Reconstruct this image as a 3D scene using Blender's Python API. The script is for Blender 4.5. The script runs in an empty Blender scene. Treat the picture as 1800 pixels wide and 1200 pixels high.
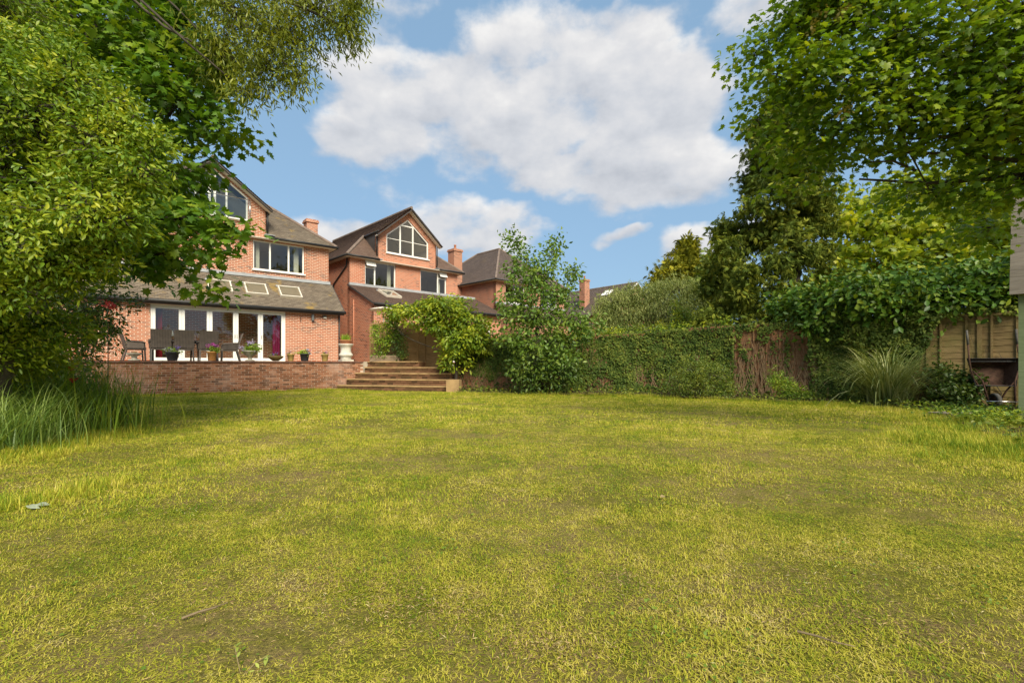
import bpy, bmesh, math, random
import numpy as np
from mathutils import Vector, Matrix, Euler
from mathutils.geometry import tessellate_polygon
R = math.radians
PI = math.pi
random.seed(7)
RNG = np.random.default_rng(11)
SC = bpy.context.scene
COL = SC.collection

# ------------------------------------------------------------------ camera, sky, sun, exposure
F, HZ, CH = 850.0, 640.0, 1.0          # focal length in photo pixels, horizon row, eye height in metres
cam_d = bpy.data.cameras.new('camera'); cam = bpy.data.objects.new('camera', cam_d); COL.objects.link(cam)
cam.location = (0, 0, CH); cam.rotation_euler = (R(90), 0, 0)
cam_d.sensor_width = 36.0; cam_d.lens = 17.0; cam_d.shift_y = 40.0/1800.0
cam_d.clip_start = 0.05; cam_d.clip_end = 3000
SC.camera = cam
SUN_AZ, SUN_EL = R(160), R(40)         # clockwise from the view direction
EXPO = 1.1
SC.view_settings.view_transform = 'Standard'; SC.view_settings.look = 'None'
SC.view_settings.exposure = EXPO; SC.view_settings.gamma = 1.0
SC.view_settings.use_curve_mapping = False
SC.cycles.use_denoising = True
SC.cycles.max_bounces = 6; SC.cycles.transparent_max_bounces = 12
SC.cycles.diffuse_bounces = 3; SC.cycles.glossy_bounces = 3; SC.cycles.transmission_bounces = 4
SC.cycles.sample_clamp_indirect = 6.0

def link(nt, a, b): nt.links.new(a, b)
class NG:
    """small helper to write shader maths"""
    def __init__(s, nt): s.nt = nt
    def n(s, t, **kw):
        x = s.nt.nodes.new(t)
        for k, v in kw.items(): setattr(x, k, v)
        return x
    def put(s, sock, v):
        if v is None: return
        if hasattr(v, 'is_linked'): s.nt.links.new(v, sock)
        else: sock.default_value = v
    def m(s, op, a, b=None, c=None, clamp=False):
        x = s.n('ShaderNodeMath', operation=op, use_clamp=clamp)
        s.put(x.inputs[0], a); s.put(x.inputs[1], b); s.put(x.inputs[2], c)
        return x.outputs[0]
    def noise(s, vec, scale, detail=4, rough=0.55, dim='3D'):
        x = s.n('ShaderNodeTexNoise', noise_dimensions=dim)
        if vec is not None: s.put(x.inputs['Vector'], vec)
        x.inputs['Scale'].default_value = scale; x.inputs['Detail'].default_value = detail
        x.inputs['Roughness'].default_value = rough
        return x.outputs['Fac']
    def ramp(s, fac, stops, interp='LINEAR'):
        x = s.n('ShaderNodeValToRGB'); s.put(x.inputs[0], fac)
        cr = x.color_ramp; cr.interpolation = interp
        while len(cr.elements) < len(stops): cr.elements.new(0.5)
        for e, (p, c) in zip(cr.elements, stops):
            e.position = p; e.color = (*c, 1) if len(c) == 3 else c
        return x.outputs[0]
    def mix(s, fac, a, b, mode='MIX'):
        x = s.n('ShaderNodeMix', data_type='RGBA', blend_type=mode)
        s.put(x.inputs[0], fac)
        for k, v in ((6, a), (7, b)):
            if isinstance(v, tuple) and len(v) == 3: v = (*v, 1)
            s.put(x.inputs[k], v)
        return x.outputs[2]
    def maprange(s, v, a, b, c=0.0, d=1.0, smooth=False):
        x = s.n('ShaderNodeMapRange', interpolation_type='SMOOTHSTEP' if smooth else 'LINEAR')
        s.put(x.inputs[0], v)
        for i, q in enumerate((a, b, c, d)): s.put(x.inputs[i+1], q)
        return x.outputs[0]

W = bpy.data.worlds.new('World'); SC.world = W; W.use_nodes = True
nt = W.node_tree; nt.nodes.clear(); g = NG(nt)
tc = g.n('ShaderNodeTexCoord')
sky = g.n('ShaderNodeTexSky', sky_type='NISHITA', sun_disc=False)
sky.sun_elevation = SUN_EL; sky.sun_rotation = SUN_AZ; sky.altitude = 50; sky.air_density = 1.0
sky.dust_density = 0.6; sky.ozone_density = 2.2
sep = g.n('ShaderNodeSeparateXYZ'); link(nt, tc.outputs['Generated'], sep.inputs[0])
AZ = g.m('ARCTAN2', sep.outputs[0], sep.outputs[1])
EL = g.m('ARCSINE', sep.outputs[2])
def dirc(px, py): return math.atan2(px-900, F), math.atan2(HZ-py, math.hypot(F, px-900))
CB = [(690,140,140,62,1),(960,120,210,92,1),(1175,160,140,78,1),(970,235,300,85,1),(1170,305,260,58,1),(640,245,110,48,.75),
      (840,405,128,54,1.1),(595,415,105,36,1),(1238,426,108,36,1.05),(1085,418,36,15,.75),(640,8,140,40,.6),(1140,25,90,34,.5),(1345,5,100,36,.6)]
blobs = []
for (px, py, rx, ry, wt) in CB:
    a, e = dirc(px, py); k = math.cos(a)**2
    blobs.append((a, e, rx/F*k, ry/F*math.cos(a), wt))
cv = g.n('ShaderNodeCombineXYZ')
link(nt, AZ, cv.inputs[0]); link(nt, g.m('MULTIPLY', EL, 1.5), cv.inputs[1])
fb = g.noise(cv.outputs[0], 5.2, 8, 0.56)
warp = g.m('MULTIPLY', g.m('SUBTRACT', g.noise(cv.outputs[0], 9.0, 3, .5), .5), .13)
a2 = g.m('ADD', AZ, warp); e2 = g.m('ADD', EL, g.m('MULTIPLY', warp, .6))
acc = None; hs = None
for (a0, e0, ra, re, wt) in blobs:
    dx = g.m('MULTIPLY_ADD', a2, 1/ra, -a0/ra); dy = g.m('MULTIPLY_ADD', e2, 1/re, -e0/re)
    q = g.m('MULTIPLY_ADD', dy, dy, g.m('MULTIPLY', dx, dx))
    v = g.m('MULTIPLY_ADD', q, -wt, 1.25*wt, clamp=True)
    hs = g.m('MULTIPLY', v, dy) if hs is None else g.m('MULTIPLY_ADD', v, dy, hs)
    acc = v if acc is None else g.m('ADD', acc, v)
# beyond the frame the same broken cloud goes on all round, from slow noise
oth = g.maprange(g.noise(tc.outputs['Generated'], 2.6, 2, .5), .47, .60, 0, 1.1, True)
oth = g.m('MULTIPLY', oth, g.maprange(g.m('ABSOLUTE', AZ), .88, 1.05))
hgt = g.m('DIVIDE', hs, g.m('ADD', acc, .05))
acc = g.m('MINIMUM', g.m('ADD', acc, oth), 1.12)
d0 = g.m('ADD', g.m('MULTIPLY', acc, .58), g.m('MULTIPLY', g.m('SUBTRACT', fb, .5), 1.9))
cover = g.maprange(d0, .10, .56, 0, 1, True)
cv2 = g.n('ShaderNodeVectorMath', operation='ADD'); link(nt, cv.outputs[0], cv2.inputs[0]); cv2.inputs[1].default_value = (.022, .055, 0)
fb2 = g.noise(cv2.outputs[0], 5.2, 5, 0.56)
lit = g.m('ADD', g.m('MULTIPLY', g.m('SUBTRACT', fb, fb2), 2.3), g.m('MULTIPLY', hgt, .36))
shade = g.m('SUBTRACT', g.m('ADD', .62, lit), g.m('MULTIPLY', g.maprange(d0, .35, .95), .22), clamp=True)
cl = g.ramp(shade, [(0, (.235,.250,.278)), (.42, (.305,.316,.338)), (.75, (.365,.366,.373)), (1, (.42,.417,.413))])
skyc = g.mix(1.0, sky.outputs[0], (.093,.093,.093), 'MULTIPLY')
skyc = g.mix(g.maprange(EL, 0.0, .60, .85, .72), skyc, (.138,.226,.318))
fin = g.mix(cover, skyc, cl)
below = g.maprange(EL, -.04, 0.0, 0, 1)
fin = g.mix(below, (.10,.11,.06), fin)
bg = g.n('ShaderNodeBackground'); link(nt, fin, bg.inputs[0]); bg.inputs[1].default_value = 1.0
wo = g.n('ShaderNodeOutputWorld'); link(nt, bg.outputs[0], wo.inputs[0])
W.cycles.sampling_method = 'MANUAL'; W.cycles.sample_map_resolution = 512

sl = bpy.data.lights.new('sun', 'SUN'); so = bpy.data.objects.new('sun', sl); COL.objects.link(so)
sl.energy = 2.8; sl.angle = R(30); sl.color = (1.0, .91, .73)
sd = Vector((math.sin(SUN_AZ)*math.cos(SUN_EL), math.cos(SUN_AZ)*math.cos(SUN_EL), math.sin(SUN_EL)))
so.rotation_euler = sd.to_track_quat('Z', 'Y').to_euler(); so.location = (0, 0, 30)

# ------------------------------------------------------------------ helpers
def at(px, py, d): return Vector(((px-900)/F*d, d, CH + (HZ-py)/F*d))
def gx(px, d): return (px-900)/F*d
def gd(py): return CH*F/(py-HZ)
def gp(px, py): d = gd(py); return Vector((gx(px, d), d, 0))

class MB:
    def __init__(s): s.v = []; s.f = []; s.a = []
    def add(s, vs, fs, uv=None):
        o = len(s.v); s.v += [tuple(v) for v in vs]; s.f += [tuple(i+o for i in f) for f in fs]
        s.a += uv if uv else [(0, 0, 0)]*len(vs)
        return s
    def box(s, c, size, rot=None, taper=None):
        hx, hy, hz = size[0]/2, size[1]/2, size[2]/2
        vs = []
        for dz in (-1, 1):
            t = taper if (taper and dz > 0) else 1
            for dx, dy in ((-1,-1),(1,-1),(1,1),(-1,1)): vs.append(Vector((dx*hx*t, dy*hy*t, dz*hz)))
        if rot is not None: vs = [rot @ v for v in vs]
        c = Vector(c)
        return s.add([v+c for v in vs], [(3,2,1,0),(4,5,6,7),(0,1,5,4),(1,2,6,5),(2,3,7,6),(3,0,4,7)])
    def bar(s, p, q, w, h, up=Vector((0,0,1))):
        p, q = Vector(p), Vector(q); d = q-p; L = d.length; z = d/L
        x = z.cross(up)
        if x.length < 1e-4: x = z.cross(Vector((0,1,0)))
        x.normalize(); y = x.cross(z)
        rot = Matrix((x, y, z)).transposed()
        return s.box((p+q)/2, (w, h, L), rot)
    def tube(s, pts, rads, n=8, cap=True):
        pts = [Vector(p) for p in pts]; o = len(s.v); vs = []; fs = []
        ref = None
        for i, p in enumerate(pts):
            t = (pts[min(i+1, len(pts)-1)]-pts[max(i-1, 0)])
            t = t.normalized() if t.length > 1e-9 else Vector((0,0,1))
            if ref is None: ref = Vector((1,0,0)) if abs(t.x) < .8 else Vector((0,1,0))
            a = (ref - t*ref.dot(t)); a = a.normalized(); ref = a; b = t.cross(a)
            r = rads[i] if hasattr(rads, '__len__') else rads
            for k in range(n):
                th = 2*PI*k/n; vs.append(p + a*(r*math.cos(th)) + b*(r*math.sin(th)))
        for i in range(len(pts)-1):
            for k in range(n):
                k2 = (k+1) % n
                fs.append((i*n+k, i*n+k2, (i+1)*n+k2, (i+1)*n+k))
        if cap: fs += [tuple(range(n-1, -1, -1)), tuple((len(pts)-1)*n+k for k in range(n))]
        return s.add(vs, fs)
    def lathe(s, prof, c=(0,0,0), n=20):
        vs = []; fs = []; c = Vector(c)
        for (r, z) in prof:
            for k in range(n):
                th = 2*PI*k/n; vs.append(c + Vector((r*math.cos(th), r*math.sin(th), z)))
        for i in range(len(prof)-1):
            for k in range(n):
                k2 = (k+1) % n; fs.append((i*n+k, i*n+k2, (i+1)*n+k2, (i+1)*n+k))
        fs += [tuple(range(n-1, -1, -1)), tuple((len(prof)-1)*n+k for k in range(n))]
        return s.add(vs, fs)
    def build(s, name, mat, parent=None, origin=None, smooth=False, attr=False):
        me = bpy.data.meshes.new(name)
        vs = s.v if origin is None else [tuple(Vector(v)-Vector(origin)) for v in s.v]
        me.from_pydata(vs, [], s.f); me.update()
        if attr:
            at_ = me.attributes.new('uvm', 'FLOAT_VECTOR', 'POINT')
            at_.data.foreach_set('vector', np.array(s.a, dtype=np.float32).ravel())
        if smooth: me.polygons.foreach_set('use_smooth', [True]*len(me.polygons))
        if mat: me.materials.append(mat)
        o = bpy.data.objects.new(name, me); COL.objects.link(o)
        if parent is not None: o.parent = parent
        return o

def empty(name, loc=(0,0,0), rz=0, label=None, cat=None, group=None):
    o = bpy.data.objects.new(name, None); COL.objects.link(o); o.empty_display_size = .2
    o.location = loc; o.rotation_euler = (0, 0, rz)
    if label: tag(o, label, cat, group)
    return o
def tag(o, label, cat, group=None):
    o['label'] = label; o['category'] = cat
    if group: o['group'] = group
    return o
def struct(o): o['kind'] = 'structure'; return o
def stuff(o): o['kind'] = 'stuff'; return o
def inst(src, name, parent, loc=(0,0,0), rot=(0,0,0), scale=(1,1,1)):
    o = bpy.data.objects.new(name, src.data); COL.objects.link(o); o.parent = parent
    o.location = loc; o.rotation_euler = rot; o.scale = scale
    return o
def copy_tree(o, parent=None):
    c = o.copy(); COL.objects.link(c); c.parent = parent
    for ch in list(o.children): copy_tree(ch, c)
    return c

# ------------------------------------------------------------------ materials
MATS = {}
def mat(name, build):
    if name in MATS: return MATS[name]
    m = bpy.data.materials.new(name); m.use_nodes = True; m.node_tree.nodes.clear()
    gg = NG(m.node_tree); out = gg.n('ShaderNodeOutputMaterial')
    s = build(gg); m.node_tree.links.new(s, out.inputs[0]); MATS[name] = m
    return m
def pbsdf(gg, col, rough=.7, spec=.3, metal=0, bump=None, bstr=.3, bdist=.01):
    b = gg.n('ShaderNodeBsdfPrincipled')
    if isinstance(col, tuple): col = (*col[:3], 1)
    gg.put(b.inputs['Base Color'], col); gg.put(b.inputs['Roughness'], rough)
    b.inputs['Specular IOR Level'].default_value = spec; b.inputs['Metallic'].default_value = metal
    if bump is not None:
        bn = gg.n('ShaderNodeBump'); bn.inputs['Strength'].default_value = bstr; bn.inputs['Distance'].default_value = bdist
        gg.put(bn.inputs['Height'], bump); gg.nt.links.new(bn.outputs[0], b.inputs['Normal'])
    return b.outputs[0]
def objco(gg): return gg.n('ShaderNodeTexCoord').outputs['Object']
def worldpos(gg): return gg.n('ShaderNodeNewGeometry').outputs['Position']
def simple(name, col, rough=.6, spec=.3, metal=0, var=.15, scale=8, bstr=.15):
    def b(gg):
        p = worldpos(gg); nz = gg.noise(p, scale, 6, .6)
        c1 = tuple(max(0, x*(1-var)) for x in col); c2 = tuple(min(1, x*(1+var)) for x in col)
        c = gg.ramp(nz, [(.3, c1), (.7, c2)])
        return pbsdf(gg, c, rough, spec, metal, gg.noise(p, scale*6, 4, .6), bstr, .004)
    return mat(name, b)
def isl_rand(gg):
    r = gg.m('ADD', gg.n('ShaderNodeNewGeometry').outputs['Random Per Island'], gg.n('ShaderNodeObjectInfo').outputs['Random'])
    return gg.m('FRACT', gg.m('MULTIPLY', r, 7.31))

def brick_mat(name, c1, c2, c3, mortar, stain=0.25):
    def b(gg):
        oc = objco(gg); s = gg.n('ShaderNodeSeparateXYZ'); gg.nt.links.new(oc, s.inputs[0])
        c = gg.n('ShaderNodeCombineXYZ')
        gg.nt.links.new(gg.m('ADD', s.outputs[0], s.outputs[1]), c.inputs[0]); gg.nt.links.new(s.outputs[2], c.inputs[1])
        br = gg.n('ShaderNodeTexBrick'); gg.nt.links.new(c.outputs[0], br.inputs['Vector'])
        br.inputs['Scale'].default_value = 1; br.inputs['Brick Width'].default_value = .225; br.inputs['Row Height'].default_value = .075
        br.inputs['Mortar Size'].default_value = .0085; br.inputs['Mortar Smooth'].default_value = .15; br.inputs['Bias'].default_value = -.1
        br.inputs['Color1'].default_value = (*c1, 1); br.inputs['Color2'].default_value = (*c2, 1); br.inputs['Mortar'].default_value = (*mortar, 1)
        # odd darker bricks, one value per brick
        br2 = gg.n('ShaderNodeTexBrick'); gg.nt.links.new(c.outputs[0], br2.inputs['Vector'])
        for k, v in (('Scale', 1), ('Brick Width', .225), ('Row Height', .075), ('Mortar Size', .0085), ('Mortar Smooth', .15), ('Bias', 0)): br2.inputs[k].default_value = v
        br2.inputs['Color1'].default_value = (0,0,0,1); br2.inputs['Color2'].default_value = (1,1,1,1); br2.inputs['Mortar'].default_value = (0,0,0,1)
        odd = gg.maprange(br2.outputs['Color'], .58, .78)
        col = gg.mix(gg.m('MULTIPLY', odd, gg.maprange(gg.noise(oc, 1.3, 3), .35, .6)), br.outputs['Color'], c3)
        col = gg.mix(gg.m('MULTIPLY', gg.maprange(gg.noise(oc, .9, 6, .65), .45, .75), stain), col, mortar)
        col = gg.mix(.25, col, gg.ramp(gg.noise(oc, 45, 3, .6), [(.3, (.35,.35,.35)), (.7, (.65,.65,.65))]), 'OVERLAY')
        return pbsdf(gg, col, .85, .2, 0, gg.m('SUBTRACT', 1.0, br.outputs['Fac']), .6, .008)
    return mat(name, b)
M_BRICK = brick_mat('brick_salmon', (.39,.120,.056), (.52,.200,.105), (.18,.07,.045), (.66,.52,.40), .12)
M_BRICKN = brick_mat('brick_orange', (.47,.155,.08), (.57,.225,.125), (.22,.08,.05), (.60,.42,.31), .14)
M_BRICKF = brick_mat('brick_far', (.42,.16,.09), (.50,.21,.125), (.24,.10,.06), (.50,.36,.26), .12)

def b_loose(gg):
    r = isl_rand(gg); p = worldpos(gg)
    c = gg.ramp(r, [(0, (.12,.055,.03)), (.3, (.23,.092,.045)), (.7, (.31,.13,.066)), (1, (.37,.18,.105))])
    c = gg.mix(gg.m('MULTIPLY', gg.maprange(gg.noise(p, 1.1, 5, .65), .50, .72), .55), c, (.52,.38,.31))
    c = gg.mix(gg.m('MULTIPLY', gg.maprange(gg.noise(p, 2.3, 5, .7), .55, .75), .5), c, (.12,.085,.05))
    return pbsdf(gg, c, .85, .2, 0, gg.noise(p, 60, 4, .7), .5, .006)
M_LOOSE = mat('old_brick', b_loose)
def b_mortar(gg):
    p = worldpos(gg)
    c = gg.ramp(gg.noise(p, 2, 6, .6), [(.3, (.34,.25,.18)), (.7, (.55,.44,.35))])
    return pbsdf(gg, c, .95, .1, 0, gg.noise(p, 80, 3), .4, .005)
M_MORTAR = mat('mortar', b_mortar)
def b_step(gg):
    r = isl_rand(gg); p = worldpos(gg)
    c = gg.ramp(r, [(0, (.075,.045,.025)), (.4, (.15,.08,.042)), (1, (.23,.12,.065))])
    c = gg.mix(gg.m('MULTIPLY', gg.maprange(gg.noise(p, 2.3, 5, .7), .5, .75), .6), c, (.09,.075,.03))
    return pbsdf(gg, c, .9, .15, 0, gg.noise(p, 60, 4, .7), .5, .006)
M_STEPB = mat('step_brick', b_step)
M_COPING = simple('coping_brick', (.16,.085,.06), .85, .2, 0, .35, 5)
M_SLAB = simple('sandstone_slab', (.40,.265,.125), .85, .2, 0, .28, 3, .3)
M_PAVE = simple('terrace_paving', (.36,.31,.24), .85, .2, 0, .2, 2)

def roof_mat(name, ca, cb, cc, lichen):
    def b(gg):
        a = gg.n('ShaderNodeAttribute', attribute_name='uvm').outputs['Vector']
        br = gg.n('ShaderNodeTexBrick'); gg.nt.links.new(a, br.inputs['Vector'])
        for k, v in (('Scale', 1), ('Brick Width', .17), ('Row Height', .1), ('Mortar Size', .004), ('Mortar Smooth', .3), ('Bias', 0)): br.inputs[k].default_value = v
        br.inputs['Color1'].default_value = (*ca, 1); br.inputs['Color2'].default_value = (*cb, 1); br.inputs['Mortar'].default_value = (*cc, 1)
        oc = objco(gg)
        col = gg.mix(.5, br.outputs['Color'], gg.ramp(gg.noise(oc, 1.6, 6, .65), [(.3, (.32,.32,.32)), (.7, (.68,.66,.62))]), 'OVERLAY')
        col = gg.mix(gg.m('MULTIPLY', gg.maprange(gg.noise(oc, 1.1, 7, .7), .56, .68), lichen), col, (.42,.27,.05))
        col = gg.mix(gg.m('MULTIPLY', gg.maprange(gg.noise(oc, 9, 5, .7), .56, .72), .35), col, (.22,.20,.11))
        return pbsdf(gg, col, .85, .2, 0, gg.m('SUBTRACT', 1.0, br.outputs['Fac']), .5, .01)
    return mat(name, b)
M_ROOF = roof_mat('tile_weathered', (.165,.13,.098), (.24,.195,.145), (.06,.05,.04), .7)
M_ROOFN = roof_mat('tile_brown', (.165,.105,.08), (.215,.145,.11), (.06,.04,.035), .12)
M_ROOFF = roof_mat('tile_grey_brown', (.125,.095,.082), (.17,.13,.115), (.06,.045,.04), .1)
M_RIDGE = simple('ridge_tile', (.20,.15,.12), .85, .2, 0, .25, 4)
M_LEAD = simple('lead_flashing', (.36,.37,.38), .55, .4, 0, .15, 3)
M_GUTTER = simple('gutter_black', (.022,.021,.020), .45, .4, 0, .2, 5, .05)
M_WHITE = simple('white_pvc', (.80,.78,.73), .4, .4, 0, .04, 3, .02)
M_CREAMF = simple('soffit_cream', (.66,.60,.50), .6, .3, 0, .08, 4, .05)
M_DARKFASCIA = simple('bargeboard_dark', (.07,.06,.055), .6, .3, 0, .2, 5, .1)
M_INT = simple('room_plaster', (.62,.55,.42), .9, .1, 0, .1, 1, .05)
M_INTF = simple('room_floor', (.20,.13,.08), .6, .3, 0, .2, 4, .05)
M_DARKWOOD = simple('dark_cabinet', (.03,.026,.022), .5, .3, 0, .3, 5)
M_CHROME = simple('steel_rail', (.55,.55,.55), .25, .5, .9, .05, 3, .0)
M_WICKER_P = None
def b_wick(gg):
    oc = objco(gg); s = gg.n('ShaderNodeSeparateXYZ'); gg.nt.links.new(oc, s.inputs[0])
    w = gg.m('SINE', gg.m('MULTIPLY', s.outputs[0], 150.0)); w2 = gg.m('SINE', gg.m('MULTIPLY', s.outputs[2], 330.0))
    h = gg.m('MULTIPLY', w, w2)
    c = gg.ramp(gg.maprange(w, -1, 1), [(0, (.055,.042,.034)), (1, (.165,.13,.105))])
    c = gg.mix(.3, c, gg.ramp(gg.noise(oc, 6, 4), [(.3, (.06,.05,.04)), (.7, (.2,.16,.13))]))
    return pbsdf(gg, c, .6, .3, 0, h, .6, .006)
M_WICKER = mat('brown_rattan', b_wick)
M_CHAIRLEG = simple('chair_leg_metal', (.07,.058,.05), .5, .4, 0, .1, 5, .03)
M_TABLE = simple('dark_table_top', (.045,.04,.037), .35, .5, 0, .2, 4, .05)
M_CUSH = simple('cushion_beige', (.42,.34,.22), .9, .1, 0, .25, 9, .2)
M_STONE = simple('cast_stone', (.42,.38,.30), .9, .15, 0, .28, 9, .35)
M_STONEW = simple('white_stone', (.62,.58,.50), .85, .15, 0, .2, 7, .25)
M_TERRA = simple('terracotta_orange', (.52,.24,.075), .8, .2, 0, .18, 9, .15)
M_TERRAY = simple('glazed_ochre', (.50,.36,.12), .6, .3, 0, .2, 9, .15)
M_TERRAR = simple('terracotta_red', (.42,.17,.09), .8, .2, 0, .18, 9, .15)
M_DARKPOT = simple('dark_grey_pot', (.045,.045,.05), .5, .3, 0, .2, 9, .1)
M_BRONZE = simple('brown_bowl', (.22,.15,.06), .6, .3, 0, .25, 9, .15)
M_SOIL = simple('soil', (.055,.038,.024), .95, .1, 0, .4, 12, .6)
M_IRON = simple('black_iron', (.02,.02,.02), .5, .3, 0, .2, 6, .1)
M_LAMPG = simple('grey_lamp', (.15,.16,.16), .4, .4, .3, .15, 6, .05)
M_CURTM = simple('curtain_magenta', (.26,.015,.085), .85, .1, 0, .15, 4, .1)
M_CURTR = simple('curtain_red', (.28,.02,.03), .85, .1, 0, .15, 4, .1)
M_CURTW = simple('curtain_cream', (.55,.52,.42), .9, .1, 0, .08, 4, .05)
M_BLIND = simple('blind_tan', (.34,.26,.19), .9, .1, 0, .1, 4, .05)
M_REDSH = simple('lampshade_red', (.42,.05,.035), .7, .2, 0, .1, 5, .05)
M_PARASOL = simple('parasol_cream', (.72,.63,.52), .85, .1, 0, .06, 4, .05)
def wood(name, c1, c2, c3, green=0.0):
    def b(gg):
        oc = objco(gg); mp = gg.n('ShaderNodeMapping'); gg.nt.links.new(oc, mp.inputs[0]); mp.inputs['Scale'].default_value = (1.2, 14, 14)
        r = isl_rand(gg); wp = worldpos(gg)
        add = gg.n('ShaderNodeVectorMath', operation='ADD'); gg.nt.links.new(mp.outputs[0], add.inputs[0])
        cm = gg.n('ShaderNodeCombineXYZ'); gg.nt.links.new(gg.m('MULTIPLY', r, 40), cm.inputs[1]); gg.nt.links.new(cm.outputs[0], add.inputs[1])
        nz = gg.noise(add.outputs[0], 3.0, 7, .65)
        c = gg.ramp(nz, [(.25, c1), (.5, c2), (.78, c3)])
        c = gg.mix(.35, c, gg.ramp(r, [(0, (.3,.3,.3)), (1, (.7,.7,.7))]), 'OVERLAY')
        if green: c = gg.mix(gg.m('MULTIPLY', gg.maprange(gg.noise(wp, 2.2, 6, .7), .42, .68), green), c, (.14,.15,.035))
        return pbsdf(gg, c, .85, .15, 0, nz, .4, .006)
    return mat(name, b)
M_FENCE = wood('fence_ochre_wood', (.11,.075,.035), (.25,.175,.08), (.35,.26,.13), .5)
M_FENCEB = wood('fence_brown_wood', (.16,.085,.035), (.33,.20,.09), (.44,.28,.14), .12)
M_FENCER = wood('fence_red_brown_wood', (.12,.055,.03), (.26,.125,.065), (.36,.20,.11), .15)
M_SLEEPER = wood('sleeper_timber', (.14,.10,.065), (.26,.19,.13), (.36,.28,.19), .1)
M_POST = wood('old_post_wood', (.14,.11,.06), (.28,.23,.13), (.38,.32,.2), .35)
M_SHED = wood('shed_green_paint', (.155,.20,.105), (.22,.275,.15), (.27,.32,.19), .1)
M_SHEDROOF = wood('shed_roof_grey_board', (.12,.105,.085), (.20,.175,.145), (.27,.24,.20), .08)
def b_bark(gg):
    p = worldpos(gg)
    c = gg.ramp(gg.noise(p, 5, 7, .7), [(.3, (.035,.030,.024)), (.55, (.085,.072,.055)), (.8, (.16,.145,.10))])
    return pbsdf(gg, c, .9, .15, 0, gg.noise(p, 22, 6, .7), .6, .02)
M_BARK = mat('bark', b_bark)
M_DEAD = simple('dead_ivy_stem', (.26,.175,.10), .9, .1, 0, .3, 8, .2)
M_TWIG = simple('dry_twig', (.20,.15,.09), .9, .1, 0, .3, 20, .2)
M_LEAFDRY = simple('dry_leaf', (.24,.18,.09), .8, .2, 0, .25, 30, .1)
M_LEAFSILV = simple('silver_leaf', (.26,.29,.20), .7, .3, 0, .3, 30, .1)
M_RUST = simple('rusty_steel', (.085,.045,.03), .8, .3, .2, .5, 14, .4)
M_STEELD = simple('dark_green_steel', (.045,.055,.045), .6, .3, .2, .4, 12, .25)
M_RUBBER = simple('tyre_rubber', (.10,.095,.085), .85, .2, 0, .3, 10, .2)
def b_glass(gg):
    fr = gg.n('ShaderNodeFresnel'); gg.put(fr.inputs['IOR'], gg.maprange(gg.n('ShaderNodeNewGeometry').outputs['Backfacing'], 0, 1, 1.52, 1/1.52))
    fac = gg.m('ADD', gg.m('MULTIPLY', fr.outputs[0], 1.7), .03, clamp=True)
    t = gg.n('ShaderNodeBsdfTransparent'); t.inputs[0].default_value = (.80,.84,.82,1)
    gl = gg.n('ShaderNodeBsdfGlossy'); gl.inputs['Roughness'].default_value = .02
    mx = gg.n('ShaderNodeMixShader'); gg.put(mx.inputs[0], fac); gg.nt.links.new(t.outputs[0], mx.inputs[1]); gg.nt.links.new(gl.outputs[0], mx.inputs[2])
    return mx.outputs[0]
M_GLASS = mat('window_glass', b_glass)

LB = 1.9
def leaf_mat(name, stops, trans=.32, rough=.42, spec=.35, tcol=None, cl=2.0):
    """stops: colour over a per-leaf random value; slow noise shifts whole sprays"""
    def b(gg):
        r = gg.n('ShaderNodeAttribute', attribute_name='rnd').outputs['Fac']
        p = worldpos(gg)
        v = gg.m('ADD', gg.m('MULTIPLY', r, .62), gg.m('MULTIPLY', gg.maprange(gg.noise(p, cl, 3, .5), .3, .7), .38))
        c = gg.ramp(v, [(p_, tuple(min(.55, q_*LB) for q_ in c_)) for p_, c_ in stops])
        a = pbsdf(gg, c, rough, spec)
        tr = gg.n('ShaderNodeBsdfTranslucent')
        gg.put(tr.inputs[0], gg.mix(1.0, c, tcol or (1.25,1.2,.45), 'MULTIPLY'))
        mx = gg.n('ShaderNodeMixShader'); mx.inputs[0].default_value = trans
        gg.nt.links.new(a, mx.inputs[1]); gg.nt.links.new(tr.outputs[0], mx.inputs[2])
        return mx.outputs[0]
    return mat(name, b)
L_LAUREL = leaf_mat('leaf_laurel', [(.12,(.035,.075,.006)), (.45,(.085,.14,.010)), (.72,(.19,.22,.014)), (.95,(.36,.34,.025))], .30)
L_MAPLE = leaf_mat('leaf_maple', [(.12,(.028,.070,.008)), (.5,(.065,.125,.010)), (.9,(.16,.20,.014))], .36)
L_ASH = leaf_mat('leaf_narrow', [(.12,(.06,.085,.012)), (.5,(.11,.135,.016)), (.9,(.22,.22,.025))], .34)
L_SYC = leaf_mat('leaf_sycamore', [(.12,(.042,.085,.008)), (.5,(.090,.148,.010)), (.9,(.20,.23,.016))], .48)
L_KEYS = leaf_mat('sycamore_keys', [(.1,(.35,.20,.06)), (.9,(.50,.34,.10))], .3)
L_CON = leaf_mat('leaf_conifer', [(.12,(.032,.056,.011)), (.48,(.082,.108,.016)), (.9,(.205,.21,.026))], .22, .7, .12)
L_CONY = leaf_mat('leaf_golden_conifer', [(.12,(.06,.08,.008)), (.5,(.15,.15,.012)), (.9,(.32,.26,.02))], .2, .6, .2)
L_CHERRYL = leaf_mat('leaf_cherry_laurel', [(.12,(.018,.046,.008)), (.5,(.040,.085,.009)), (.9,(.12,.15,.012))], .22, .42, .3)
L_BACK = leaf_mat('leaf_backdrop', [(.12,(.055,.10,.008)), (.5,(.13,.17,.010)), (.9,(.30,.28,.018))], .42)
L_IVY = leaf_mat('leaf_ivy', [(.12,(.016,.032,.007)), (.5,(.040,.062,.010)), (.85,(.105,.118,.018)), (1,(.20,.17,.04))], .16, .6, .14)
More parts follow.
